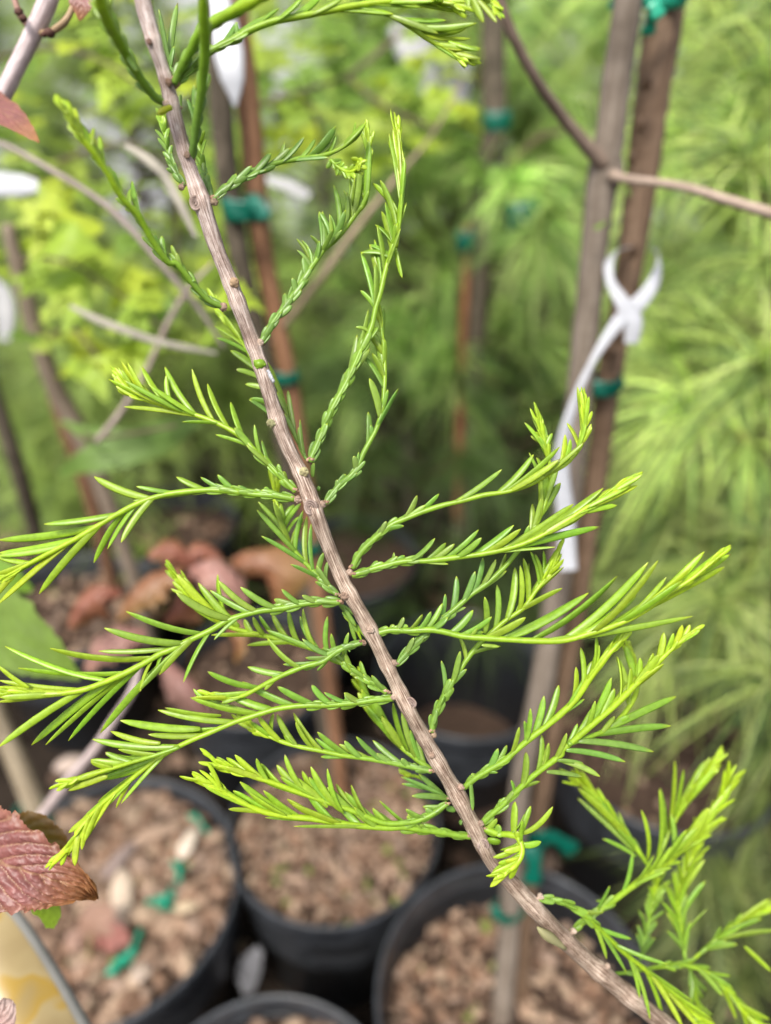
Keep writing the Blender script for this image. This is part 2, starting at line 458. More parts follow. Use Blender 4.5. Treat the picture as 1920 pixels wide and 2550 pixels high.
scrap([(285, 2400, zA), (312, 2395, zA + .006), (335, 2370, zA + .006), (352, 2338, zA)], 'largest torn green tape scrap beside the pink seedling', .013)

# white label tag wedged between the pots, and the ridge of a pot's side label
def flat_tag(P4, th_, mat, name, label, cat, origin=None, group=None):
    """thin plate from a four (or more) cornered outline given in world points"""
    P = np.asarray(P4, float); nrm = unit(np.cross(P[1] - P[0], P[2] - P[0])); n = len(P)
    V = np.vstack([P + nrm * th_ / 2, P - nrm * th_ / 2]); c = V.mean(0)
    V = np.vstack([V, P.mean(0) + nrm * th_ / 2, P.mean(0) - nrm * th_ / 2])
    m = M(); m.add(V, [(i, (i + 1) % n, n + (i + 1) % n, n + i) for i in range(n)])
    m.f.append(np.array([(2 * n, i, (i + 1) % n)[::-1] for i in range(n)] + [(2 * n + 1, n + i, n + (i + 1) % n) for i in range(n)]))
    o = obj(name, m, mat, None, tuple(P[0]), smooth=False); return tag(o, label, cat, group)
flat_tag(W([(640, 2355, .93), (655, 2375, .93), (650, 2420, .95), (632, 2470, .97), (608, 2480, .97), (588, 2430, .96), (598, 2390, .94)]), .001, plainmat('grey_plastic', (.22, .22, .24), .4), 'plant_tag',
         'grey pointed plastic tag slipped down between two pots', 'plant tag')
# rectangular panel moulded on the near side of the centre pot
m = M()
aa = np.linspace(-100, -70, 10) * math.pi / 180
for zz, dr in ((RIM - .062, .0),): pass
r0 = .142 * .945 + .0035
V = [(pB[0] + (r0 - (0.0 if k else .0005)) * math.cos(a), pB[1] + r0 * math.sin(a), RIM - .055 - .028 * k) for k in (0, 1) for a in aa]
V2 = [(x - (x - pB[0]) * .03, y - (y - pB[1]) * .03, z) for x, y, z in V]
n_ = len(aa)
m.add(V + V2, [(i, i + 1, n_ + i + 1, n_ + i) for i in range(n_ - 1)] + [(i, i + 1, 2 * n_ + i + 1, 2 * n_ + i) for i in range(n_ - 1)])
po = obj('size_panel', m, plainmat('worn_pot_panel', (.055, .058, .065), .5), bpy.data.objects['nursery_pot.001'])

# ================================================================ trunks, stakes and ties
def pw(path3, n=60): return W(cr(np.column_stack([np.array(path3)[:, 0], np.array(path3)[:, 1], np.array(path3)[:, 2] * 3000]), n) / np.array([1, 1, 3000]))
def stemtube(m, path3, wpx, n=60, nc=16, col=None, lump=.03, seed=0):
    A = np.array(path3, float); P = cr(np.column_stack([A[:, :2], A[:, 2] * 3000]), n); P[:, 2] /= 3000
    L = np.concatenate([[0], np.cumsum(np.linalg.norm(np.diff(A[:, :2], axis=0), axis=1))]); L /= L[-1]
    if len(wpx) != len(L): L = np.linspace(0, 1, len(wpx))
    w = np.interp(np.linspace(0, 1, n), L, wpx)
    q = np.random.default_rng(seed)
    w = w * (1 + lump * np.convolve(q.normal(0, 1, n + 4), np.ones(5) / 5, 'valid'))
    rough = 1 + .03 * q.normal(0, 1, (n, nc))
    tube(m, W(P), w / 2 * P[:, 2] / F, nc, col, True, 1, None, rough)
    return P, w

t1 = thing('young_tree', 'grey trunked sapling at right tied to a brown stake', 'tree', tuple(G(1255, 2540, .21)))
end1 = G(1255, 2545, .205); e1d = 0.86
m = M()
stemtube(m, [(1578, -120, .47), (1560, 30, .485), (1535, 200, .51), (1513, 380, .53), (1500, 440, .54), (1482, 600, .56), (1450, 900, .60), (1425, 1150, .635), (1385, 1480, .68), (1350, 1696, .71), (1295, 1970, .76), (1268, 2300, .81), (1245, 2600, .868)],
         [70, 70, 73, 74, 76, 68, 64, 62, 60, 58, 54, 52, 52], 110, 22, None, .03, 5)
blob(m, W([(1512, 432, .537)])[0], .0118, (1.0, .9, 1.3), 7, None, 4, .08)
obj('trunk', m, MAT['trunk'], t1)
m = M(); stemtube(m, [(1232, -60, .43), (1265, 60, .445), (1330, 190, .47), (1400, 290, .50), (1450, 350, .515), (1505, 410, .53)], [22, 26, 27, 29, 32, 42], 40, 12, (1.05, .95, .92), .03, 6); obj('side_twig', m, MAT['trunk'], t1)
m = M(); stemtube(m, [(1525, 438, .53), (1570, 447, .515), (1700, 465, .49), (1800, 495, .47), (1920, 530, .45), (2050, 565, .43)], [32, 20, 23, 26, 29, 30], 40, 12, (1.9, 1.8, 1.8), .05, 7); obj('side_twig', m, MAT['trunk'], t1)
st1 = thing('wooden_stake', 'brown wooden stake strapped behind the grey trunk at right', 'stake', tuple(G(1285, 2560, .2)))
m = M()
stemtube(m, [(1665, -120, .52), (1656, 30, .53), (1626, 230, .55), (1598, 450, .575), (1565, 680, .60), (1516, 950, .63), (1493, 1120, .66), (1460, 1350, .69), (1420, 1620, .73), (1365, 1900, .78), (1320, 2200, .83), (1285, 2600, .90)],
         [94, 92, 84, 76, 64, 60, 56, 48, 44, 42, 40, 40], 90, 20, None, .02, 8)
obj('pole', m, MAT['stake'], st1)
for q, (x, y, d) in enumerate([(1596, 310, .528), (1612, 205, .518), (1575, 395, .545), (1580, 625, .562), (1540, 840, .592), (1520, 880, .6)]):
    m = M(); blob(m, W([(x, y, d)])[0], .004, (.8, .6, 1.3), 5, (.5, .45, .4), q, .3); obj('knot', m, MAT['stake'], st1)

def tie_band(c3, wpx, hpx, label, tilt=0, d_extra=1.0, tail=None, group='green tie tapes round stems and stakes', roughw=1.0):
    """tape wound round a stem and its stake"""
    x, y, d = c3; c = W([(x, y, d)])[0]
    rx = wpx / 2 * d / F; ry = rx * d_extra * .6; h = hpx * d / F
    m = M(); n = 36; k = 7; V = []
    for j in range(k):
        for i in range(n):
            a = 2 * math.pi * i / n; w_ = 1 + .06 * math.sin(a * 3 + j * .8) + .03 * math.sin(a * 7 + j)
            bul = 1 + .05 * math.sin(math.pi * j / (k - 1))
            z = (j / (k - 1) - .5) * h * (1 + .12 * math.sin(a * 2 + 1)) + tilt * math.cos(a) * rx
            V.append(c + np.array((math.cos(a) * rx * w_ * bul, math.sin(a) * ry * w_ * bul, z)))
    V = np.array(V); inner = c + (V - c) * np.array((.9, .9, 1))
    V = np.vstack([V, inner]); o_ = n * k; f = []
    for j in range(k - 1):
        for i in range(n):
            i2 = (i + 1) % n
            f.append((j * n + i, j * n + i2, (j + 1) * n + i2, (j + 1) * n + i)); f.append((o_ + j * n + i2, o_ + j * n + i, o_ + (j + 1) * n + i, o_ + (j + 1) * n + i2))
    for i in range(n):
        i2 = (i + 1) % n
        f.append((i2, i, o_ + i, o_ + i2)); f.append(((k - 1) * n + i, (k - 1) * n + i2, o_ + (k - 1) * n + i2, o_ + (k - 1) * n + i))
    m.add(V, f)
    if tail:
        for tp_ in tail:
            P = W(tp_); P = cr(P, 10); tube(m, P, h * .35 * (1 + .2 * np.sin(np.arange(10))), 8, None, True, .15, (0, -1, .3))
    o = obj('tie_tape', m, MAT['tie'], None, tuple(c)); return tag(o, label, 'tie tape', group)
tie_band((1612, -8, .505), 180, 46, 'green tape binding the grey trunk and stake at the top edge', 0, 1.0, [[(1625, 5, .475), (1635, 20, .475), (1640, 42, .477)], [(1632, 30, .49), (1620, 60, .50), (1612, 85, .505)]]).data.materials[0] = MAT['tie_bright']
tie_band((1501, 957, .622), 92, 44, 'dark green tape round the brown stake halfway down at right', .05, 1.3)
tie_band((1325, 2105, .79), 60, 56, 'green tape round the grey trunk beside the lime curled tip', 0, 1.2, [[(1340, 2085, .785), (1385, 2090, .79), (1430, 2120, .80)], [(1320, 2110, .76), (1330, 2150, .76), (1325, 2200, .765)]])
tie_band((1262, 2268, .80), 78, 28, 'lowest green tape round the grey trunk above the gravel', 0, 1.2, [[(1230, 2260, .77), (1245, 2285, .77), (1265, 2290, .775)]])

# white plastic strap label looped through itself on the stake
def ribbon(m, pts3, wpx, nrm, th_=.0006, n=60):
    A = np.array(pts3, float); P = cr(np.column_stack([A[:, :2], A[:, 2] * 3000]), n); P[:, 2] /= 3000
    L = np.linspace(0, 1, len(wpx)); w = np.interp(np.linspace(0, 1, n), L, wpx)
    X = W(P); T = unit(np.gradient(X, axis=0)); nr = unit(np.asarray(nrm, float))
    nrs = np.tile(nr, (n, 1)) if nr.ndim == 1 else np.stack([np.interp(np.linspace(0, 1, n), np.linspace(0, 1, len(nr)), nr[:, k]) for k in range(3)], 1)
    Bv = unit(np.cross(T, nrs)); N2 = unit(np.cross(Bv, T))
    hw = (w / 2 * P[:, 2] / F)[:, None]
    cs = [-1, -.5, 0, .5, 1]
    top = [X + Bv * hw * c + N2 * (th_ + .04 * hw * (1 - c * c)) for c in cs]; bot = [X + Bv * hw * c + N2 * (.04 * hw * (1 - c * c)) for c in cs[::-1]]
    ring = np.stack(top + bot, 1); k = 10; V = ring.reshape(-1, 3)
    i = np.arange(n - 1)[:, None] * k; j = np.arange(k)[None, :]
    f = np.stack([i + j, i + (j + 1) % k, i + k + (j + 1) % k, i + k + j], -1).reshape(-1, 4)
    m.add(V, f)
VW = (0, -CP, SP)
m = M()
ribbon(m, [(1622, 618, .605), (1640, 640, .58), (1634, 690, .56), (1600, 745, .55), (1555, 785, .545), (1515, 835, .54), (1470, 910, .54), (1430, 1000, .545), (1402, 1100, .55), (1398, 1180, .555), (1408, 1280, .56), (1415, 1420, .565)],
       [6, 16, 32, 42, 28, 15, 20, 34, 48, 46, 42, 44], [(.9, -.4, .1), (.6, -.7, .4), VW, VW, VW, VW, (.35, -.8, .5), (.45, -.8, .5), (.3, -.8, .5), VW, VW], n=90)
ribbon(m, [(1600, 620, .59), (1545, 622, .57), (1518, 650, .555), (1520, 700, .548), (1545, 745, .543), (1575, 800, .545), (1572, 855, .55)], [10, 14, 22, 22, 34, 52, 34], [(-.3, -.8, .6), (-.8, -.5, .3), (-.7, -.6, .3), VW, VW, VW, VW], n=60)
o = obj('strap_label', m, MAT['white'], None, tuple(W([(1575, 780, .545)])[0])); tag(o, 'white plastic strap label looped on the stake and curling down the grey trunk', 'plant tag')

# left-centre tree with stake
t2 = thing('young_tree', 'thin dark trunk with leaf sprays left of centre tied to an orange brown stake', 'tree', tuple(G(815, 1960, .24)))
m = M(); stemtube(m, [(520, -120, .60), (540, 100, .63), (562, 400, .68), (600, 650, .73), (660, 900, .79), (705, 1120, .84), (760, 1450, .92), (815, 1850, 1.0), (828, 1990, 1.035)], [58, 58, 56, 50, 40, 36, 34, 34, 34], 80, 16, None, .03, 12)
obj('trunk', m, MAT['darktrunk'], t2)
m = M(); stemtube(m, [(1150, 200, .78), (1080, 330, .76), (990, 440, .74), (890, 565, .73), (800, 690, .73), (700, 820, .78), (640, 880, .79)], [5, 8, 13, 18, 20, 20, 20], 40, 10, (3.0, 2.9, 2.7), .04, 13); obj('branch', m, MAT['darktrunk'], t2)
st2 = thing('wooden_stake', 'orange brown bamboo like stake left of centre behind the main branch', 'stake', tuple(G(832, 1960, .24)))
m = M(); stemtube(m, [(575, -120, .64), (590, 60, .655), (622, 300, .69), (650, 600, .74), (700, 850, .79), (735, 1040, .83), (785, 1400, .91), (830, 1800, .99), (850, 1990, 1.035)], [66, 64, 60, 52, 48, 44, 42, 40, 40], 80, 16, (1.7, 1.35, 1.15), .02, 14)
for k_, yy in enumerate((250, 640, 1050, 1450)): pass
obj('pole', m, MAT['stake'], st2)
tie_band((606, 520, .70), 100, 54, 'green tape round trunk and stake left of the upper leafy shoots', 0, 1.2, [[(618, 500, .688), (650, 515, .684), (655, 545, .686)]])
tie_band((712, 938, .80), 62, 34, 'green tape on the stake beside the main stem', 0, 1.2)
tie_band((768, 1362, .89), 58, 40, 'green tape seen behind the fan of green needles', 0, 1.2)
# white hanging tag, top
m = M(); ribbon(m, [(535, -60, .55), (548, 20, .55), (562, 90, .55), (575, 170, .55), (583, 225, .555), (586, 266, .56)], [56, 60, 72, 76, 56, 6], VW, .0008, 40)
o = obj('plant_tag', m, MAT['white'], None, tuple(W([(560, 90, .55)])[0])); tag(o, 'white pointed tag hanging before the stake near the top', 'plant tag')

# middle dark trunk further back, with ties
t3 = thing('young_tree', 'blurred dark trunk among the pine needles right of centre', 'tree', tuple(G(1120, 1420, .0)))
m = M(); stemtube(m, [(1225, -150, 1.15), (1228, 100, 1.2), (1228, 330, 1.25), (1200, 480, 1.28), (1190, 700, 1.33), (1170, 1000, 1.42), (1150, 1300, 1.5), (1140, 1500, 1.6)], [64, 62, 60, 66, 58, 50, 46, 46], 60, 14, None, .04, 15)
obj('trunk', m, MAT['darktrunk'], t3)
m = M(); stemtube(m, [(1210, 460, 1.27), (1280, 400, 1.2), (1350, 340, 1.15), (1400, 330, 1.12)], [30, 24, 16, 8], 20, 10, (1.3, 1.1, 1), .05, 16); obj('branch', m, MAT['darktrunk'], t3)
st3 = thing('wooden_stake', 'short orange stake beside the blurred trunk right of centre', 'stake', tuple(G(1150, 1400, .0)))
m = M(); stemtube(m, [(1162, 560, 1.27), (1160, 700, 1.3), (1150, 900, 1.36), (1140, 1300, 1.48)], [18, 20, 20, 20], 20, 10, (1.8, 1.2, .9), .02, 17); obj('pole', m, MAT['stake'], st3)
tie_band((1160, 600, 1.26), 44, 44, 'small green tape on the short orange stake', 0, 1.2)
tie_band((1238, 303, 1.18), 66, 44, 'green tape high on the blurred trunk right of centre', 0, 1.2)
tie_band((1302, 532, 1.12), 74, 56, 'green tape between the blurred trunk and the grey trunk', .2, 1.2)

# left trees
t4 = thing('young_tree', 'leaning grey brown trunk at left under bright leaves', 'tree', tuple(G(330, 1500, .24)))
m = M(); stemtube(m, [(20, 560, .78), (45, 660, .80), (90, 830, .84), (140, 970, .88), (190, 1060, .91), (250, 1200, .95), (300, 1340, .99), (345, 1480, 1.04), (370, 1600, 1.10)], [34, 40, 44, 48, 48, 42, 38, 36, 36], 60, 14, (1.1, 1.05, 1.0), .04, 18)
obj('trunk', m, MAT['trunk'], t4)
st4 = thing('wooden_stake', 'rusty brown stake behind the leaning left trunk', 'stake', tuple(G(290, 1500, .0)))
m = M(); stemtube(m, [(60, 700, .88), (110, 900, .92), (160, 1060, .96), (205, 1180, 1.0), (250, 1330, 1.05), (285, 1480, 1.12)], [30, 32, 34, 34, 32, 32], 40, 12, (1.25, 1.0, .9), .02, 19); obj('pole', m, MAT['stake'], st4)
t5 = thing('young_tree', 'dark thin trunk at the left edge farther back', 'tree', tuple(G(70, 1350, .0)))
m = M(); stemtube(m, [(-60, 850, 1.0), (0, 1030, 1.05), (45, 1170, 1.1), (90, 1330, 1.2)], [40, 42, 42, 40], 30, 12, None, .03, 20); obj('trunk', m, MAT['darktrunk'], t5)
m = M(); P, w_ = stemtube(m, [(-45, 1660, .84), (-5, 1790, .86), (40, 1890, .875), (95, 2030, .89), (125, 2110, .90)], [48, 50, 50, 52, 52], 30, 14, (1.9, 2.4, 2.6), .02, 21)
st5 = obj('wooden_stake', m, MAT['stake'], None, tuple(W([(95, 2030, .89)])[0])); tag(st5, 'tan stake at left edge standing in the wood chip pot', 'stake')
tie_band((88, 2035, .885), 84, 62, 'dark green tape near the foot of the tan stake at left', 0, 1.2)

# loose dry twigs
def twig(path3, w, label, mat='pale', col=None, cat='twig', name='dry_twig', seed=0, group=None, flat=False):
    m = M()
    if flat: ribbon(m, path3, w, flat, .0004, 40)
    else: stemtube(m, path3, w, 44, 10, col, .05, seed)
    o = obj(name, m, MAT[mat], None, tuple(W([path3[0]])[0])); return tag(o, label, cat, group)
twig([(-60, 335, .50), (20, 365, .5), (100, 408, .5), (180, 455, .5), (260, 508, .505), (330, 575, .51), (420, 680, .52), (500, 775, .54), (560, 870, .56)], [14, 14, 15, 16, 17, 17, 15, 13, 9], 'long grey twig slanting behind the upper left shoot', 'pale', (.75, .72, .68), seed=31)
twig([(312, 362, .46), (350, 385, .46), (385, 412, .46), (412, 440, .462), (450, 510, .465), (488, 590, .47)], [12, 24, 24, 22, 20, 10], 'pale flat dead grass blade beside the stem at upper left', 'dry', cat='grass blade', name='grass_blade', flat=(.2, -.9, .3))
twig([(175, 762, .52), (240, 795, .52), (310, 822, .52), (390, 850, .525), (460, 865, .53), (540, 880, .54)], [10, 20, 20, 18, 16, 8], 'pale curved dead blade crossing behind the stem below the left shoot', 'dry', cat='grass blade', name='grass_blade', flat=(.1, -.9, .3))
twig([(240, 1100, .60), (290, 1040, .6), (360, 930, .6), (420, 800, .6), (470, 720, .6), (530, 655, .6)], [16, 16, 13, 14, 13, 9], 'pale twig rising right behind the leafy left shoot', 'pale', (.72, .66, .6), seed=33)
twig([(345, 1660, .50), (330, 1720, .5), (285, 1790, .51), (240, 1860, .52), (165, 1950, .54), (90, 2050, .56), (40, 2130, .58)], [16, 22, 24, 26, 28, 28, 26], 'pinkish white stem slanting under the left shoots to the red leaf', 'pale', (1.15, 1.1, 1.1), cat='stem', name='pale_stem', seed=34)
twig([(640, 265, .9), (760, 225, .9), (860, 190, .9), (960, 120, .9), (1010, 70, .9)], [8, 10, 10, 9, 7], 'thin dark twig among yellow green leaves near the top', 'darktrunk', seed=35)
twig([(735, 215, .92), (770, 270, .92), (800, 310, .92)], [6, 6, 5], 'tiny dark twig hanging from the thin dark twig near the top', 'darktrunk', seed=36)

# near red-leaved twig, top left
rt = thing('red_leaf_twig', 'pale lilac grey twig with dark buds and red leaves at the top left corner', 'twig', tuple(W([(60, 130, .33)])[0]))
m = M(); stemtube(m, [(150, -80, .32), (112, 20, .325), (75, 100, .33), (35, 180, .335), (0, 250, .34), (-40, 330, .345)], [46, 46, 42, 40, 40, 38], 40, 14, (1.35, 1.3, 1.35), .03, 40); obj('stem', m, MAT['pale'], rt)
m = M(); stemtube(m, [(30, -20, .325), (45, 25, .326), (60, 50, .33), (78, 70, .332)], [14, 16, 20, 14], 20, 10, (.9, .62, .5), .08, 41); obj('spur', m, MAT['pale'], rt)
m = M(); stemtube(m, [(98, 82, .328), (125, 80, .325), (145, 68, .322), (165, 50, .32), (180, 20, .32), (185, -20, .32)], [14, 16, 18, 16, 14, 10], 20, 10, (.85, .7, .42), .08, 42); obj('spur', m, MAT['pale'], rt)
for i, (x, y, r) in enumerate([(48, 30, 11), (58, 46, 10), (124, 82, 13), (110, 86, 8)]):
    m = M(); blob(m, W([(x, y, .32)])[0], r * .32 / F, (1, 1, .8), 5, (.28, .16, .14), i, .2); obj('bud', m, MAT['stem'], rt)

# ================================================================ broad leaves
def leaf_outline(kind, r_):
    if kind == 'maple':
        a = [(-90, .12), (-70, .55), (-45, .42), (-25, .95), (-8, .55), (10, .62), (25, 1.0), (45, .6), (60, .7), (78, 1.05), (90, 1.25)]
    elif kind == 'toothed':
        a = [(-90, .1), (-60, .55), (-35, .62), (-20, .56), (0, .66), (15, .58), (35, .72), (50, .62), (65, .82), (78, .8), (90, 1.15)]
    else:
        a = [(-90, .1), (-60, .5), (-30, .55), (0, .55), (30, .6), (60, .75), (78, .95), (90, 1.15)]
    right = [(rr * r_.uniform(.92, 1.08), t) for t, rr in a]
    pts = [(rr * math.cos(math.radians(t)), rr * math.sin(math.radians(t))) for rr, t in right]
    left = [(-x * r_.uniform(.92, 1.08), y) for x, y in pts[1:-1]][::-1]
    return pts + left
def leaf_mesh(kind, seed, col, vein=None, fold=.25, droop=.3):
    r_ = random.Random(seed); O = leaf_outline(kind, r_); n = len(O)
    V = []; C = []
    c0 = np.array((0, .15)); col = np.asarray(col)
    rings = [0, .35, .7, 1.0]
    for q, s_ in enumerate(rings[1:]):
        for i, (x, y) in enumerate(O):
            px, py = c0[0] + (x - c0[0]) * s_, c0[1] + (y - c0[1]) * s_
            z = fold * abs(px) - droop * (py ** 2) * .5 - droop * px * px * .5 + .05 * math.sin(i * 2.4 + q) * s_ + r_.uniform(-.03, .03)
            V.append((px, py, z)); C.append(col * (1.0 + r_.uniform(-.1, .1)) + (0 if vein is None else np.asarray(vein) * (.35 if i % 3 == 0 else 0)))
    V.append((c0[0], c0[1], 0)); C.append(col * 1.2)
    f = []
    for q in range(2):
        for i in range(n): f.append((q * n + i, q * n + (i + 1) % n, (q + 1) * n + (i + 1) % n, (q + 1) * n + i))
    m = M(); m.add(V, f, None, np.clip(np.array(C), .002, 1)); m.f.append(np.array([(3 * n, i, (i + 1) % n) for i in range(n)]))
    return m.mesh('leaf', (0, 0, 0))
YG = [(.36, .48, .04), (.26, .38, .04), (.44, .53, .04), (.18, .30, .04), (.36, .46, .07)]
LM = [leaf_mesh('maple' if k % 3 else 'toothed', k, YG[k % 5], None, .2, .35) for k in range(10)]
for me in LM: me.materials.append(MAT['leaf'])
RC = [(.25, .065, .035), (.31, .11, .075), (.21, .06, .028), (.30, .13, .10)]
RM = [leaf_mesh('maple' if k % 2 else 'toothed', 50 + k, RC[k % 4], (.08, .05, .0), .2, .8) for k in range(6)]
for me in RM: me.materials.append(MAT['redleaf'])
from mathutils import Matrix
def put_leaf(parent, me, x, y, d, size_px, yaw, tiltx, tilty, name='leaf', label=None):
    o = bpy.data.objects.new(name, me); scene.collection.objects.link(o); o.parent = parent
    p = Vector(W([(x, y, d)])[0]); s_ = size_px * .68 * d / F
    o.location = p - Vector(parent['_o'])
    # leaf faces roughly up and toward the viewer; yaw turns its tip in the picture
    base = Matrix(((1, 0, 0), (0, math.sin(tiltx), -math.cos(tiltx)), (0, math.cos(tiltx), math.sin(tiltx)))).to_euler()
    R = (Matrix.Rotation(tiltx, 4, 'X') @ Matrix.Rotation(tilty, 4, 'Y') @ Matrix.Rotation(yaw, 4, 'Z'))
    o.rotation_euler = R.to_euler(); o.scale = (s_, s_, s_)
    if label: o['label'] = label
    return o

def leafy_tree(label, origin, leaves, twigs, mats, col=None, seedb=0):
    t = thing('leafy_sapling', label, 'sapling', origin)
    m = M()
    for k, tw in enumerate(twigs): stemtube(m, tw, [max(5, 14 - 2 * i) for i in range(len(tw))], 24, 8, (1.3, 1.2, 1.0), .05, seedb + k)
    obj('twigs', m, MAT['darktrunk'], t)
    for (x, y, d, s_, yaw, tx, ty) in leaves: put_leaf(t, random.choice(mats), x, y, d, s_, yaw, tx, ty)
    return t
def rleaf(x, y, d, s_): return (x, y, d, s_, random.uniform(-3.1, 3.1), math.radians(random.uniform(-8, 42)), random.uniform(-.35, .35))
# bright leaves seen in the photograph at left and top
L1 = []
for (x, y, s_) in [(160, 590, 150), (100, 570, 170), (200, 660, 150), (90, 700, 120), (250, 700, 150), (330, 690, 120), (180, 760, 150), (320, 810, 130), (350, 860, 140), (120, 840, 110), (210, 860, 110), (60, 850, 90), (300, 890, 120), (240, 930, 130), (420, 830, 110), (400, 790, 110), (450, 860, 110),
                   (60, 480, 120), (30, 620, 150), (140, 520, 110), (600, 750, 110), (640, 700, 90), (560, 830, 110), (330, 800, 110), (380, 740, 100), (470, 720, 90)]:
    L1.append(rleaf(x + random.uniform(-12, 12), y + random.uniform(-12, 12), random.uniform(.6, .85), s_))
t_l1 = leafy_tree('lime green leafy sapling at left behind the lower left shoots', tuple(W([(20, 560, .78)])[0]), L1,
           [[(40, 660, .80), (120, 640, .76), (220, 680, .72), (330, 760, .7), (420, 830, .7)], [(100, 850, .84), (180, 820, .78), (260, 900, .74), (340, 900, .7)], [(190, 1060, .91), (230, 1090, .7), (330, 1080, .6), (440, 1060, .58)]], LM, seedb=60)
L2 = []
for (x, y, s_) in [(190, 110, 110), (240, 90, 100), (300, 130, 110), (200, 40, 90), (290, 200, 110), (340, 210, 100), (60, 250, 100), (40, 240, 90), (90, 300, 90), (360, 290, 90), (330, 360, 100), (140, 360, 110), (60, 400, 110), (150, 400, 130), (430, 100, 100), (380, 460, 130), (470, 470, 140), (420, 560, 120), (500, 430, 90), (250, 360, 90), (400, 380, 90), (470, 40, 90), (420, 30, 90), (330, 270, 110), (20, 330, 90), (230, 290, 90), (100, 120, 90), (60, 180, 90), (540, 390, 70), (240, 470, 110), (300, 520, 110), (530, 560, 100), (350, 590, 120)]:
    L2.append(rleaf(x + random.uniform(-12, 12), y + random.uniform(-12, 12), random.uniform(.7, 1.1), s_))
L2 += [rleaf(random.uniform(-40, 620), random.uniform(-40, 720), random.uniform(.9, 1.3), random.uniform(70, 130)) for _ in range(40)]
leafy_tree('yellow green leafy sapling at upper left behind the curved shoots', tuple(W([(300, 300, .95)])[0]), L2,
           [[(-20, 150, 1.0), (120, 120, .9), (250, 150, .85), (360, 220, .8)], [(60, 450, .95), (180, 390, .9), (330, 360, .85), (480, 440, .8)], [(420, 20, 1), (430, 200, .95), (440, 500, .9), (445, 900, 1.0)]], LM, seedb=70)
L3 = []
for (x, y, s_) in [(680, 120, 100), (760, 90, 110), (840, 70, 110), (900, 110, 100), (700, 170, 120), (760, 200, 120), (650, 190, 110), (860, 230, 110), (930, 190, 100), (980, 240, 110), (840, 290, 120), (740, 270, 110), (900, 320, 120), (1010, 190, 100), (1040, 150, 90), (1080, 290, 100), (1060, 350, 90), (980, 330, 110), (1120, 130, 90), (1150, 280, 90), (640, 260, 90), (620, 60, 80), (940, 60, 100), (800, 140, 100), (1100, 220, 90), (760, 340, 90), (870, 380, 90), (700, 80, 90), (960, 400, 90), (1150, 200, 80), (620, 140, 90)]:
    L3.append(rleaf(x + random.uniform(-14, 14), y + random.uniform(-14, 14), random.uniform(.85, 1.2), s_))
L3 += [rleaf(random.uniform(560, 1180), random.uniform(-60, 420), random.uniform(1.1, 1.5), random.uniform(60, 110)) for _ in range(75)]
leafy_tree('bright yellow green sapling crown at top centre behind the arching shoot', tuple(W([(800, 300, 1.1)])[0]), L3,
           [[(640, 265, 1.0), (760, 225, 1.0), (860, 190, 1.0), (1010, 70, 1.0)], [(860, 190, 1.0), (950, 260, 1.0), (1080, 320, 1.0)], [(760, 225, 1.0), (800, 350, 1.05), (810, 700, 1.2)]], LM, seedb=80)
# few small leaves on the grey trunk
for (x, y, d, s_, yw) in [(1440, 270, .56, 70, .6), (1455, 300, .56, 60, .2), (1590, 300, .56, 60, -1.2), (1630, 342, .56, 80, -1.4), (1600, 352, .56, 60, -1.3), (1490, 565, .53, 40, -1.0), (1415, 885, .6, 50, 1.0), (1565, 480, .55, 30, .2)]:
    o = put_leaf(t1, LM[3], x, y, d, s_, yw, math.radians(60), 0); o.scale.x *= .35

# red leaves in the left middle
tr = thing('red_maple_seedling', 'drooping coppery red leaves below the left shoots, left of the stem', 'seedling', tuple(W([(450, 1700, .85)])[0]))
m = M()
for k, tw in enumerate([[(460, 1420, .66), (470, 1520, .7), (480, 1700, .8), (500, 1850, .95)], [(460, 1420, .66), (380, 1450, .64), (300, 1500, .64)], [(460, 1420, .66), (560, 1400, .66), (620, 1400, .66)], [(465, 1480, .68), (350, 1560, .66), (300, 1620, .65)]]): stemtube(m, tw, [7, 7, 6, 5], 20, 8, (1.6, 1.2, .8), .05, 90 + k)
obj('twigs', m, MAT['darktrunk'], tr)
RED_LEAVES = 1
# small pink seedling in the left pot
ts = thing('pink_seedling', 'tiny pink leaved seedling in the wood chip pot', 'seedling', tuple(G(222, 2400, RIM - .02)))
m = M(); tube(m, cr([G(222, 2400, RIM - .02), G(222, 2380, RIM), G(225, 2330, RIM + .03)], 10), .0018, 8, (1.8, 1.9, .9)); obj('stem', m, MAT['darktrunk'], ts)
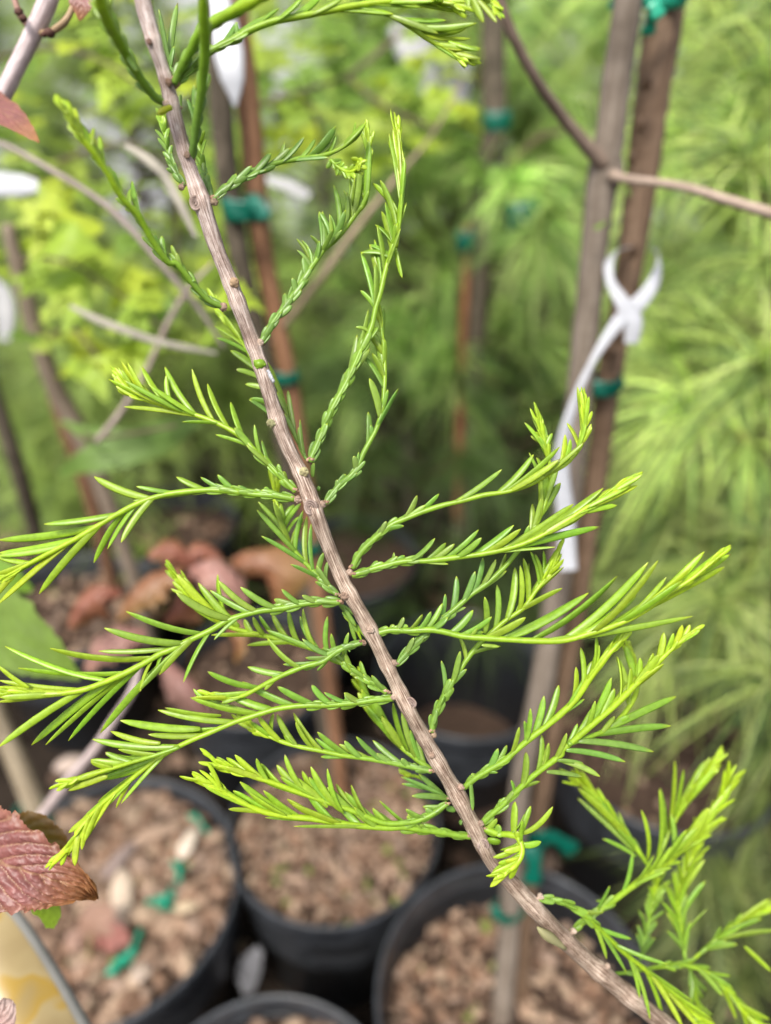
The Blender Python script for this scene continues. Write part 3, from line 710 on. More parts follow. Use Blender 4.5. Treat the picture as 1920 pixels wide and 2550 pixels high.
# big near green leaf at the left edge
m = M()
def textured_leaf(name, mat, parent, pts_mid, hw, colf, res=(70, 44), vein_n=7, puck=1.0, nrm=VW, teeth=18, seedv=0, rough=1.0, twist=0.0, ta=.12):
    """blade built round its midrib; hw = (profile) half width in px along it; raised blisters between sunken veins"""
    A = np.array(pts_mid, float); nu, nv = res; q = np.random.default_rng(seedv)
    P = cr(np.column_stack([A[:, :2], A[:, 2] * 3000]), nu); P[:, 2] /= 3000
    X = W(P); T = unit(np.gradient(X, axis=0)); nr = unit(np.asarray(nrm, float)); Bv = unit(np.cross(T, np.tile(nr, (nu, 1)))); N = unit(np.cross(Bv, T))
    u = np.linspace(0, 1, nu); v = np.linspace(-1, 1, nv)
    prof = np.interp(u, np.linspace(0, 1, len(hw)), hw)
    uk = np.sort(q.uniform(0, 1, teeth * 2)); tv = np.where(np.arange(teeth * 2) % 2, q.uniform(.4, 1.2, teeth * 2), q.uniform(-.3, .3, teeth * 2))
    tooth = 1 + ta * np.interp(u, uk, tv) + .03 * q.normal(0, 1, nu) * .5
    wv = prof * P[:, 2] / F
    V = np.zeros((nu, nv, 3)); C = np.zeros((nu, nv, 3))
    U, Vv = np.meshgrid(u, v, indexing='ij')
    # side veins sweep toward the tip
    ph = (U - .42 * np.abs(Vv)) * vein_n
    dv = np.abs((ph % 1) - .5) * 2                   # 1 at the vein, 0 between
    veinm = np.clip((dv - .86) / .14, 0, 1) ** .8
    mid = np.clip(1 - np.abs(Vv) / .05, 0, 1)
    sub = np.abs(np.sin(Vv * 22 + 3 * np.sin(U * 20)) * np.sin(ph * 9.4 + 2 * Vv))
    wob = sum(np.sin(U * q.uniform(12, 60) + Vv * q.uniform(6, 26) * (1 if kk % 2 else -1) + q.uniform(0, 6)) for kk in range(7)) / 7
    ph = ph + .10 * wob; dv = np.abs((ph % 1) - .5) * 2; veinm = np.clip((dv - .86) / .14, 0, 1) ** .8
    cell = np.abs(np.sin(ph * 6.2 + wob * 3) * np.sin(Vv * 17 + wob * 4))
    sub = cell + .6 * wob
    h = puck * wv.mean() * (.13 * np.sqrt(np.clip(1 - dv, 0, 1)) + .06 * sub - .05 * veinm - .05 * mid + .25 * np.abs(Vv) * (1 - .6 * np.abs(Vv)))
    edge = np.where(np.abs(Vv) > .9, tooth[:, None], 1) if ta < .3 else 1 + (tooth[:, None] - 1) * Vv ** 2 - ta * .5 * Vv ** 2
    for j in range(nv):
        V[:, j] = X + Bv * (wv * v[j] * edge[:, j])[:, None] + N * (h[:, j] + wv * twist * v[j] ** 2)[:, None]
    for i in range(nu):
        for j in range(nv): C[i, j] = colf(u[i], v[j], max(veinm[i, j], mid[i, j]), q.uniform(.9, 1.1))
    ii_, jj = np.meshgrid(np.arange(nu - 1), np.arange(nv - 1), indexing='ij'); b = ii_ * nv + jj
    f = np.stack([b, b + 1, b + nv + 1, b + nv], -1).reshape(-1, 4)
    mm = M(); mm.add(V.reshape(-1, 3), f, None, np.clip(C.reshape(-1, 3), .002, 1))
    return obj(name, mm, mat, parent, parent['_o'] if parent else tuple(X[0]))
def redc(u, v, vn, r):
    c = np.array((.22, .08, .072)) * (1 - .0 * u) ; o_ = np.array((.33, .15, .04)); k = min(1, max(0, (u - .62) / .38)) * .9 + .25 * max(0, abs(v) - .75) / .25
    k = min(1, k); c = c * (1 - k) + o_ * k; return (c * (1 - vn * .55) + np.array((.38, .25, .11)) * vn * .55) * r
nr_ = thing('red_leaf_sprig', 'wrinkled red leaf with orange tip at lower left beside the lime needle tip', 'leaf', tuple(W([(-60, 2100, .29)])[0]))
textured_leaf('leaf', MAT['redleaf'], nr_, [(-150, 2080, .29), (-60, 2118, .287), (20, 2150, .284), (80, 2170, .283), (150, 2192, .285), (210, 2208, .290), (240, 2222, .296)], [70, 100, 116, 112, 92, 70, 40, 4], redc, (110, 60), 8, 1.0, (0.05, -.75, .62), 26, 3)
def greenc(u, v, vn, r): return np.array((.20, .30, .025)) * r * (1 + .3 * vn)
textured_leaf('leaf_underlobe', MAT['leaf'], nr_, [(20, 2080, .305), (90, 2095, .305), (150, 2130, .305), (170, 2160, .305)], [50, 60, 44, 5], lambda u, v, vn, r: np.array((.28, .16, .05)) * (1 - .5 * (1 - abs(v))) * r + np.array((.1, .16, .02)) * (1 - abs(v)), (40, 24), 5, .8, (0.05, -.6, .8), 12, 4)
textured_leaf('leaf_underlobe', MAT['leaf'], nr_, [(90, 2230, .31), (120, 2270, .312), (125, 2310, .315)], [30, 34, 10], greenc, (24, 16), 4, .4, VW, 8, 5)
nb_ = thing('red_leaf_sprig', 'downy red and grey young leaf cut by the bottom left corner', 'leaf', tuple(W([(-30, 2500, .30)])[0]))
def furc(u, v, vn, r): return (np.array((.33, .10, .09)) * (1 - u) + np.array((.42, .33, .30)) * u) * r * (1 - .2 * vn)
textured_leaf('leaf', MAT['redleaf'], nb_, [(-90, 2600, .30), (-20, 2560, .30), (10, 2520, .30), (25, 2485, .302)], [60, 66, 48, 12], furc, (50, 36), 6, 1.2, VW, 14, 6)
rl2 = textured_leaf('leaf', MAT['redleaf'], rt, [(-70, 215, .338), (-20, 268, .33), (20, 290, .325), (60, 322, .32), (98, 357, .318)], [30, 46, 40, 24, 3], redc, (50, 30), 6, .6, (.3, -.7, .6), 12, 7)
rl3 = textured_leaf('leaf', MAT['redleaf'], rt, [(205, -60, .315), (205, -20, .315), (203, 15, .315), (200, 52, .317)], [30, 36, 28, 3], redc, (40, 26), 6, .6, VW, 10, 8)

RLV = [([(478, 1405, .65), (440, 1378, .64), (400, 1372, .635), (372, 1392, .63)], [10, 34, 40, 6], 0), ([(470, 1412, .65), (500, 1372, .65), (535, 1385, .655), (560, 1425, .66)], [8, 30, 34, 6], 0),
       ([(462, 1418, .64), (410, 1430, .62), (345, 1475, .615), (300, 1545, .62)], [10, 46, 56, 6], 1), ([(300, 1478, .63), (250, 1478, .62), (205, 1510, .62), (178, 1560, .625)], [12, 42, 56, 10], 0),
       ([(475, 1425, .64), (520, 1420, .63), (570, 1445, .63), (612, 1500, .64)], [12, 46, 50, 8], 2), ([(585, 1400, .66), (625, 1395, .65), (675, 1430, .65), (700, 1510, .66)], [22, 56, 70, 20], 1),
       ([(360, 1580, .64), (310, 1590, .63), (255, 1620, .63), (220, 1670, .635)], [14, 44, 44, 8], 2), ([(410, 1650, .66), (450, 1690, .65), (490, 1740, .65), (520, 1800, .66)], [16, 42, 42, 8], 2),
       ([(560, 1530, .68), (585, 1570, .67), (595, 1610, .67), (590, 1645, .68)], [12, 30, 28, 6], 1), ([(470, 1440, .66), (460, 1480, .65), (440, 1520, .65), (410, 1550, .66)], [12, 36, 40, 8], 0)]
RCC = [(np.array((.27, .095, .06)), np.array((.20, .11, .035))), (np.array((.24, .10, .05)), np.array((.26, .17, .05))), (np.array((.37, .19, .16)), np.array((.30, .19, .13)))]
for i, (pts, hw, k) in enumerate(RLV):
    ca, cb = RCC[k]
    textured_leaf('leaf', MAT['redleaf'], tr, pts, hw, (lambda ca, cb: (lambda u, v, vn, r: (ca * (1 - u * abs(v)) + cb * u * abs(v)) * r * (1 - .15 * vn)))(ca, cb), (36, 24), 4, 1.5, (.9 * math.sin(i * 2.1), -.5, .75), 5, 30 + i, twist=-.9 + .5 * math.sin(i * 3.3), ta=.5)
for i, (pts, hw) in enumerate([([(500, 1045, .80), (420, 1070, .79), (330, 1090, .78), (240, 1085, .78), (150, 1050, .79)], [12, 30, 24, 22, 5]), ([(470, 1075, .80), (390, 1110, .78), (290, 1130, .77), (210, 1150, .77), (150, 1180, .78)], [10, 22, 36, 34, 8]),
                               ([(80, 640, .70), (130, 600, .66), (170, 600, .65), (250, 625, .66)], [30, 60, 50, 6]), ([(120, 690, .72), (170, 720, .70), (190, 770, .70), (160, 830, .7)], [20, 44, 36, 6]), ([(330, 860, .72), (330, 900, .7), (320, 940, .7), (300, 970, .7)], [16, 40, 34, 6]), ([(170, 905, .72), (215, 930, .7), (250, 960, .7), (265, 1000, .7)], [14, 24, 24, 6])]):
    textured_leaf('leaf', MAT['leaf'], t_l1, pts, hw, lambda u, v, vn, r: (np.array((.15, .25, .05)) if i < 2 else np.array((.32, .45, .04))) * r * (1 + .2 * vn), (30, 18), 5, .5, (.9 * (i < 2) + .15 * math.sin(i), -.7, .7), 8, 60 + i)
for i, (pts, hw, c) in enumerate([([(225, 2345, .86), (235, 2310, .85), (262, 2275, .85), (285, 2262, .85)], [8, 40, 44, 10], (.30, .18, .13)), ([(230, 2345, .86), (260, 2335, .85), (300, 2335, .85), (318, 2350, .85)], [8, 34, 38, 8], (.28, .11, .09)), ([(222, 2345, .86), (205, 2335, .855), (185, 2345, .85), (168, 2365, .85)], [6, 24, 26, 5], (.32, .20, .15))]):
    textured_leaf('leaf', MAT['redleaf'], ts, pts, hw, (lambda c: (lambda u, v, vn, r: np.array(c) * r))(c), (16, 12), 4, .5, VW, 6, 80 + i)
for pts, w_, lab in [([(640, 440, .95), (680, 452, .95), (720, 465, .95), (770, 490, .95)], [10, 30, 34, 28], 'white blurred tag lying among needles between the two curved shoots'),
                    ([(1120, 120, 1.3), (1135, 180, 1.3), (1140, 230, 1.3), (1140, 270, 1.3)], [40, 78, 70, 40], 'white tag glimpsed left of the blurred trunk near the top'),
                    ([(985, 60, 1.35), (1025, 110, 1.35), (1060, 170, 1.35), (1080, 250, 1.35)], [50, 100, 90, 40], 'grey tag behind the needles left of the white tag near the top')]:
    m = M(); ribbon(m, pts, w_, VW, .0008, 16); o = obj('plant_tag', m, MAT['white_dim'], None, tuple(W([pts[0]])[0])); tag(o, lab, 'plant tag')
gl = thing('green_leaf_sprig', 'large soft green leaf at the left edge above the lower pots', 'leaf', tuple(W([(-100, 1500, .46)])[0]))
textured_leaf('leaf', MAT['leaf'], gl, [(-160, 1430, .46), (-60, 1520, .455), (40, 1590, .45), (120, 1640, .45), (200, 1690, .455)], [50, 90, 92, 60, 6], lambda u, v, vn, r: np.array((.15, .24, .03)) * r, (50, 30), 3, .12, VW, 14, 9)
textured_leaf('leaf', MAT['leaf'], gl, [(-40, 1400, .52), (20, 1440, .52), (80, 1470, .525)], [30, 36, 6], lambda u, v, vn, r: np.array((.18, .33, .03)) * r, (24, 16), 5, .4, VW, 10, 10)

# yellow printed label leaning at the bottom left
yt = thing('printed_plant_label', 'folded tan and yellow plastic label with white edge at the bottom left corner', 'plant label', tuple(W([(60, 2400, .40)])[0]))
def curved_strip(P4a, P4b, mat, nm, lift=.004):
    A = W(cr(np.array(P4a, float), 30)); B = W(cr(np.array(P4b, float), 30)); m = M(); k = 12; V = []
    nrm = unit(np.cross(A[-1] - A[0], B[0] - A[0])); nrm = nrm if nrm.dot((0, -1, .5)) > 0 else -nrm
    for s_ in np.linspace(0, 1, k): V.append(A * (1 - s_) + B * s_ + nrm * lift * math.sin(math.pi * s_))
    V = np.stack(V, 1); V2 = V - nrm * .0012; nn = 30
    ii_, jj = np.meshgrid(np.arange(nn - 1), np.arange(k - 1), indexing='ij'); b = ii_ * k + jj
    f = np.stack([b, b + 1, b + k + 1, b + k], -1).reshape(-1, 4)
    m.add(V.reshape(-1, 3), f); m.add(V2.reshape(-1, 3), f[:, ::-1]); return obj(nm, m, mat, yt)
mt, nt, b_, out_ = newmat('label_print')
nz_ = noise(nt, mapping(nt, 'Object', (1, 1, 1)), 28, 2, .4, .5)
rp_ = ramp(nt, nz_.outputs['Fac'], [(.40, (.25, .185, .085)), (.52, (.30, .23, .11)), (.56, (.30, .19, .03)), (.7, (.25, .18, .07))])
nt.links.new(rp_.outputs[0], b_.inputs['Base Color']); b_.inputs['Roughness'].default_value = .35
curved_strip([(-70, 2174, .42), (30, 2287, .41), (126, 2432, .40), (232, 2620, .39)], [(-200, 2400, .40), (-120, 2480, .39), (-60, 2560, .38), (0, 2700, .37)], mt, 'face', .006)
curved_strip([(-60, 2140, .425), (52, 2268, .415), (152, 2418, .405), (262, 2612, .395)], [(-70, 2172, .419), (32, 2285, .409), (128, 2430, .399), (234, 2620, .389)], MAT['label_edge'], 'border', .001)

# white tags and glimpses at left and far behind
m = M(); ribbon(m, [(-80, 455, .62), (-10, 460, .62), (40, 462, .62), (78, 464, .62), (95, 466, .62)], [58, 60, 60, 56, 30], (0.1, -.9, .4), .0008, 20)
o = obj('plant_tag', m, MAT['white'], None, tuple(W([(0, 460, .62)])[0])); tag(o, 'white rounded tag poking in at the left edge among leaves', 'plant tag')
m = M(); ribbon(m, [(-40, 700, .9), (5, 740, .9), (15, 800, .9), (10, 850, .9)], [50, 56, 50, 30], (0.1, -.9, .4), .0008, 20)
o = obj('plant_tag', m, MAT['white_dim'], None, tuple(W([(0, 760, .9)])[0])); tag(o, 'dim grey tag at the left edge below the white one', 'plant tag')

# ================================================================ pines
PG = [(.10, .165, .045), (.135, .20, .05), (.17, .23, .055), (.08, .135, .04), (.20, .25, .08)]
def tuft(m, c, ax, n, L, w, seed, cone=75, droop=.25, cols=PG, lighten=1.0, seg=4):
    """long needles fanning from a shoot end"""
    q = np.random.default_rng(seed); ax = unit(np.asarray(ax, float))
    a1 = unit(np.cross(ax, (0.3, .2, .9))); a2 = np.cross(ax, a1)
    for k in range(n):
        az = q.uniform(0, 6.283); az += .5 * math.sin(az * 2 + seed); el = math.radians(cone) * math.sqrt(q.uniform(.01, 1)) * (1 + .35 * math.sin(az + seed * 1.7))
        d = ax * math.cos(el) + (a1 * math.cos(az) + a2 * math.sin(az)) * math.sin(el)
        b = np.asarray(c) - ax * q.uniform(0, L * .45); l = L * q.uniform(.4, 1.15)
        t = np.linspace(0, 1, seg)[:, None]
        P = b + d * l * t + np.array((0, 0, -1)) * (droop * l * t * t) + q.normal(0, .02, 3) * l * t * t
        s_ = unit(np.cross(d, q.normal(0, 1, 3))); u_ = np.cross(d, s_); ww = w * q.uniform(.7, 1.3)
        pr = np.array([.8, 1, .8, .15])[:seg, None] if seg == 4 else np.linspace(1, .2, seg)[:, None]
        ring = np.stack([P + s_ * ww * pr, P - s_ * ww * pr * .6 + u_ * ww * pr * .8, P - s_ * ww * pr * .6 - u_ * ww * pr * .8], 1)
        V = ring.reshape(-1, 3)
        i = np.arange(seg - 1)[:, None] * 3; j = np.arange(3)[None, :]
        f = np.stack([i + j, i + (j + 1) % 3, i + 3 + (j + 1) % 3, i + 3 + j], -1).reshape(-1, 4)
        m.add(V, f, None, np.asarray(cols[q.integers(len(cols))]) * lighten * q.uniform(.8, 1.2))

def pine(label, trunk3, trunkw, tufts, seed, L=.13, n=85, w=.0007, cols=PG, lighten=1.0, candles=(), cone=75, droop=.25, low_shade=.7, group='potted pines behind the branch'):
    base = W([trunk3[-1]])[0]; base = np.array((base[0], base[1], 0.0))
    t = thing('pine_tree', label, 'pine tree', tuple(base), group)
    m = M(); P, _ = stemtube(m, trunk3, trunkw, 50, 12, None, .04, seed); TW = W(P); obj('trunk', m, MAT['darktrunk'], t)
    mn = M(); q = random.Random(seed)
    bz = M()
    for k, (x, y, d) in enumerate(tufts):
        c = W([(x, y, d)])[0]; i = int(np.argmin(np.linalg.norm(TW - c + np.array((0, 0, .10)), axis=1))); r0_ = TW[i]
        pts = cr([r0_, (r0_ * .5 + c * .5) + np.array((0, 0, -.02)), c], 10)
        ax = unit(pts[-1] - pts[-3] + np.array((0, 0, .012)) + np.array([q.uniform(-.02, .02) for _ in range(3)]) * .5)
        if k < 14:
            m = M(); tube(m, pts, np.linspace(.004, .0022, 10), 7, (1.2, 1.0, .8)); obj('branch', m, MAT['darktrunk'], t)
        else: tube(bz, pts, np.linspace(.004, .0022, 10), 5, (1.2, 1.0, .8), False)
        tuft(mn, c, ax, n, L * q.uniform(.8, 1.15), w, seed * 100 + k, cone, droop, cols, lighten * q.uniform(.7, 1.25) * (low_shade if y > 1150 else 1.0) * (.55 if y > 1700 else 1))  # lower tufts get darker needle colour, painting in the pine's inner shade
        if k in candles:
            m = M(); cp = cr([c - ax * .01, c + ax * .02, c + ax * .045], 8); tube(m, cp, np.array([4, 5, 5, 5, 4.5, 4, 3, 1]) * .001, 8, np.array((.40, .25, .10))); cb = obj('candle_bud', m, MAT['leaf'], t); cb['label'] = 'orange brown candle bud'
    if bz.n: o = obj('small_branches', bz, MAT['darktrunk'], t); o['kind'] = 'stuff'
    o = obj('needles', mn, MAT['pine'], t); o['kind'] = 'stuff'
    return t
q_ = random.Random(5)
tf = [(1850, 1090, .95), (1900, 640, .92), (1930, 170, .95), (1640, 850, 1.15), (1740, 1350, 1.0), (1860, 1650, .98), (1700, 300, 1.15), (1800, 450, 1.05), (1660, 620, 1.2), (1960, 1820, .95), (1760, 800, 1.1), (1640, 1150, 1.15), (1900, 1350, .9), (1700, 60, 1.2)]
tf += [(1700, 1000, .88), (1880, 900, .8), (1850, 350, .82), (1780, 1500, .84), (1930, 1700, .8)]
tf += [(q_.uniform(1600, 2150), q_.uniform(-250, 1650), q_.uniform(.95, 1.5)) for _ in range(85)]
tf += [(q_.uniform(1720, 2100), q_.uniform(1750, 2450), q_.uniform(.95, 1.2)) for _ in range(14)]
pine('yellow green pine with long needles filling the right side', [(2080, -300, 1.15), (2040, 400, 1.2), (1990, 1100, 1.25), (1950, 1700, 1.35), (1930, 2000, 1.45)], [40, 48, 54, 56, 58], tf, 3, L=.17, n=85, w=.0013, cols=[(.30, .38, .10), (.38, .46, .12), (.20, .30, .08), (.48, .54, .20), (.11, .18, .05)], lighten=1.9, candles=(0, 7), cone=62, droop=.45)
tf = [(1000, 420, 1.35), (1300, 150, 1.3), (1100, 620, 1.4), (1350, 640, 1.35), (980, 760, 1.4), (1280, 800, 1.4), (1120, 950, 1.4), (900, 980, 1.45), (1350, 1000, 1.45), (1050, 200, 1.4)]
tf += [(q_.uniform(1130, 1420), q_.uniform(-50, 1000), q_.uniform(1.05, 1.25)) for _ in range(4)]
tf += [(q_.uniform(800, 1460), q_.uniform(-200, 950), q_.uniform(1.35, 1.75)) for _ in range(110)]
pine('dense mid green pine behind the curved shoots at centre', [(1190, -300, 1.55), (1150, 300, 1.6), (1110, 900, 1.7), (1090, 1350, 1.8)], [36, 40, 44, 46], tf, 4, L=.15, n=80, w=.0013, lighten=1.85, cols=[(.20, .31, .07), (.28, .40, .10), (.10, .19, .045), (.38, .45, .17)], droop=.55, cone=60)
tf = [(q_.uniform(780, 1500), q_.uniform(850, 1560), q_.uniform(1.25, 1.7)) for _ in range(60)]
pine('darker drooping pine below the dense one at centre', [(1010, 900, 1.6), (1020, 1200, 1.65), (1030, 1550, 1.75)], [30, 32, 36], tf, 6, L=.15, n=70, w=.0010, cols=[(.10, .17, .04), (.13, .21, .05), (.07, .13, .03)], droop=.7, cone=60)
# row of far pines and shrubs
def farpine(cx, cy, h, label, seed, n_t=70, cols=PG, lighten=1.0):
    q = random.Random(seed); t = thing('pine_tree', label, 'pine tree', (cx, cy, 0), 'pines farther back')
    m = M(); tube(m, cr([(cx, cy, 0), (cx + .03, cy, h * .5), (cx, cy, h)], 12), np.linspace(.02, .006, 12), 8, (1, 1, 1)); obj('trunk', m, MAT['darktrunk'], t)
    mn = M(); mb = M()
    for k in range(n_t):
        z = h * q.uniform(.12, 1); r = .42 * (1.1 - z / h) + .12; a = q.uniform(0, 6.283)
        c = np.array((cx + r * math.cos(a), cy + r * math.sin(a), z)); tube(mb, [(cx, cy, z - .08), c * .5 + np.array((cx, cy, z - .06)) * .5, c], [.006, .004, .003], 5, (1, 1, 1), False)
        tuft(mn, c, (math.cos(a), math.sin(a), .5), 75, .18, .0020, seed * 50 + k, 80, .3, cols, lighten * q.uniform(.75, 1.25), 3)
    o = obj('branches', mb, MAT['darktrunk'], t); o['kind'] = 'stuff'; o = obj('needles', mn, MAT['pine'], t); o['kind'] = 'stuff'
FC = [(.22, .31, .07), (.28, .38, .09), (.33, .42, .10), (.16, .25, .06)]
for i, (cx, cy, h, lab) in enumerate([(-1.35, 2.5, 1.6, 'far pine behind the leaves at the left edge'), (-.75, 2.35, 1.35, 'far pine behind the upper left sapling'), (-.2, 2.6, 1.45, 'far pine behind the hanging white tag'), (.35, 2.9, 1.5, 'far pine behind the top centre sapling'),
                                      (.9, 2.55, 1.75, 'far pine behind the grey trunk'), (1.5, 2.4, 1.8, 'far pine at the right edge behind the long needled pine'), (-1.0, 3.6, 2.2, 'tallest far pine at back left'), (.05, 4.0, 2.1, 'far pine in the back row at centre'), (1.1, 3.8, 2.3, 'tallest far pine at back right'),
                                      (-.55, 1.75, .75, 'short pine in shade behind the leaning left trunk'), (-1.9, 3.2, 2.0, 'far pine outermost at left in the back row'), (2.1, 3.3, 2.2, 'far pine outermost at right in the back row')]):
    farpine(cx, cy, h, lab, 20 + i, 110 if cy < 3 else 95, FC, 1.25 if cx < -.3 else 1.7)
# pale shed wall glimpsed between the crowns
wl = thing('shed_wall', 'pale grey shed wall glimpsed between leaves near the top', 'wall', (0, 5.2, 0))
for k in range(14):
    x0 = -3.5 + k * .5; m = M()
    V = [(x0 + dx, 5.2 + dy, z) for z in (0, 2.6) for dx, dy in ((0.004, 0), (.42, -.02), (.496, 0), (.496, .05), (.004, .05))]
    m.add(V, [(i, (i + 1) % 5, 5 + (i + 1) % 5, 5 + i) for i in range(5)]); o = obj('panel', m, MAT['wall'], wl, smooth=False)
# ---------------------------------------------------------------- shoots traced tile by tile (x0, y0, scale)
TL = dict(A=(0, 0, .384), B=(400, 0, .504), C=(440, 500, .384), D=(200, 860, .36), E=(0, 1150, .339),
          F=(400, 1200, .36), G=(100, 1650, .36), H=(480, 1700, .42), I=(860, 940, .384), J=(900, 1300, .36),
          K=(1200, 1300, .384), L=(1100, 1850, .492), M=(1000, 1700, .3))
def tp(t, x, y):
    a, b, s = TL[t]; return (a + x * s, b + y * s)
def nums(s): return [float(q) for q in s.replace(',', ' ').split()]
def path(spec):
    """'A 10,20 30,40 B 5,6' -> photo pixels"""
    out = []; t = 'A'
    for w in spec.split():
        if w in TL: t = w
        else:
            x, y = w.split(','); out.append(tp(t, float(x), float(y)))
    return out
def needles(spec):
    """'A bx,by>tx,ty[*width]' list"""
    out = []; t = 'A'
    for w in spec.split():
        if w in TL: t = w; continue
        wd = 10.0
        if '*' in w: w, q = w.split('*'); wd = float(q)
        a, b = w.split('>')
        ax, ay = map(float, a.split(',')); bx, by = map(float, b.split(','))
        out.append((*tp(t, ax, ay), *tp(t, bx, by), wd))
    return out

STEM = [(352, -60, .232), (355, 0, .235), (383, 104, .238), (411, 192, .242), (429, 269, .245), (461, 384, .25), (500, 499, .254),
        (538, 614, .258), (569, 692, .26), (640, 884, .264), (701, 1076, .266), (755, 1195, .267), (811, 1344, .268), (857, 1452, .268),
        (917, 1560, .269), (963, 1655, .27), (1018, 1768, .272), (1078, 1876, .276), (1132, 1968, .28), (1180, 2060, .284), (1222, 2140, .288),
        (1279, 2205, .293), (1330, 2260, .297), (1405, 2338, .303), (1518, 2440, .31), (1639, 2539, .317), (1780, 2650, .326)]
SW = [46, 46, 42, 36, 40, 38, 44, 43, 41, 41, 40, 41, 40, 39, 41, 39, 38, 40, 42, 42, 42, 46, 46, 48, 48, 50, 52]

# name: axis, end depth, scale part (0..ts), tuft needles, tuft length, explicit needles, auto (t0,t1,n,len,ang,side), rachis width start/end
S = []
def sh(axis, de, ts=0.3, tuft=0, tl=70, nd='', auto=None, w=(13, 9), yl=0.5, sw=12, d0=None, mid=None):
    S.append(dict(axis=path(axis), de=de, ts=ts, tuft=tuft, tl=tl, nd=needles(nd), auto=auto, w=w, yl=yl, sw=sw, d0=d0, mid=mid))

sh('A 1075,680 990,610 920,520 850,410 760,250 690,120 640,-20 600,-160', .200, 1.0, w=(14, 30), yl=.45, sw=15,
   nd='A 760,270>720,60*20 700,130>740,-60*20 700,140>610,-60*20 820,370>890,460*12 640,60>600,-120*22', auto=(.45, 1, 16, 80, 7, 0))
sh('C 300,690 200,640 100,530 0,410 A 1090,1700 990,1560 900,1400 800,1290 700,1130 600,980 500,850 430,720 385,640', .210, .25, 7, 62, w=(13, 15), yl=.55,
   nd='A 840,1340>845,1225*13 890,1420>855,1175*15 760,1270>725,1100*14 690,1100>645,885*16 600,960>610,830*12 1080,1680>1050,1530*14 1040,1620>995,1520*14 1150,1760>1110,1590*14 '
      '930,1480>790,1290*13 870,1400>810,1350*12 570,900>480,700*20 520,850>400,640*20 500,800>430,660*20 600,1000>510,790*20 650,1050>560,860*18 '
      'C 70,520>120,520*12 150,590>110,520*11 240,660>210,610*9 180,660>140,620*9 20,460>0,340*12', auto=(.25, .9, 14, 55, 10, 0))
sh('A 1130,540 1180,430 1240,320 1300,210 1420,130 1560,50 1680,-10 1800,-80', .215, .6, w=(17, 26), yl=.5, sw=17, auto=(.35, 1, 16, 75, 12, 0))
sh('A 1140,530 1230,460 1340,350 1450,290 1560,235 B 420,160 560,105 750,70 950,30 1150,5 1300,-5 1420,10 1480,40', .245, .25, 12, 60, w=(15, 12), yl=.7,
   nd='B 240,250>520,75*12 400,170>585,40*14 570,100>700,-10*15 660,100>790,-20*16 730,75>900,-10*15 300,220>380,110*14 380,190>370,110*10 '
      '860,80>1150,70*17 950,35>1200,-30*14 1040,50>1300,35*12 1100,20>1350,5*12 1150,30>1480,60*13 1300,10>1490,10*12 1260,5>1460,-20*12', mid=None)
sh('B 960,40 1050,55 1140,80 1240,140 1330,200 1410,240 1480,290 1540,310', .25, 0, 10, 45, w=(8, 9), yl=.75, d0=.245,
   nd='B 1140,75>1370,165*15 1160,80>1410,100*12 1250,95>1560,115*13 1290,130>1510,140*14 1200,110>1440,150*10 1380,180>1580,240*13 1390,210>1575,300*15 1300,160>1530,190*11 '
      '1330,200>1500,310*13 1450,210>1580,290*12 1410,240>1490,250*10 1440,170>1575,250*11')
sh('B 1460,-140 1500,-60 1560,-10 1640,10 1660,40', .235, 0, 5, 50, w=(9, 9), yl=.75, d0=.23,
   nd='B 1510,-60>1595,110*16 1500,-40>1520,40*11 1560,-20>1660,110*12 1590,0>1700,90*12 1570,-40>1670,20*14 1540,-60>1630,-20*14')
sh('A 1240,1030 1262,900 1275,780 1300,620 1320,450 1330,300 1320,120 1318,-40 1320,-160', .205, .4, w=(15, 26), yl=.25, sw=14,
   nd='A 1252,860>1258,550*17 1290,820>1332,620*14 1250,820>1215,640*10 1240,960>1236,820*10 1320,320>1370,130*18 1320,260>1290,80*18 1330,430>1300,260*16', auto=(.3, 1, 14, 65, 6, 0))
sh('A 1195,1200 1140,1120 1095,1000 1070,880 1050,760', .285, .3, 5, 40, w=(8, 6), yl=.15, auto=(.1, 1, 16, 40, 22, 0), d0=.262)
sh('A 1370,1290 1340,1180 1310,1060 1295,900', .28, .3, 4, 40, w=(7, 6), yl=.3, auto=(.1, 1, 12, 45, 16, 0), d0=.262)
sh('A 1130,480 1105,430 1100,380 1110,250 1150,60', .285, 0, 0, w=(6, 4), yl=.1, nd='A 1100,420>1152,20*15 1098,440>1130,300*12 1060,430>1030,60*10', d0=.262)
sh('A 1175,700 1165,660 1172,610', .27, 0, 0, w=(5, 4), yl=.1, nd='A 1168,690>1172,610*9', d0=.262)
sh('B 262,985 330,925 440,865 560,810 700,782 830,760 960,690 1005,625', .262, .32, 0, w=(14, 8), yl=.25, sw=14,
   nd='B 320,940>375,860*15 370,925>450,820*14 460,855>545,755*15 540,815>640,730*12 600,795>710,675*13 690,775>765,685*12 730,770>865,625*17 820,755>865,665*11 '
      '850,755>1000,637*14 900,755>1015,605*18 640,800>830,778*10 430,880>520,840*9 560,805>612,705*11 760,770>850,700*11 930,700>962,600*8')
sh('B 840,790 880,828 930,850 975,830 985,790', .252, 0, 6, 22, w=(8, 6), yl=.8, d0=.257, auto=(0, 1, 22, 24, 55, 0))
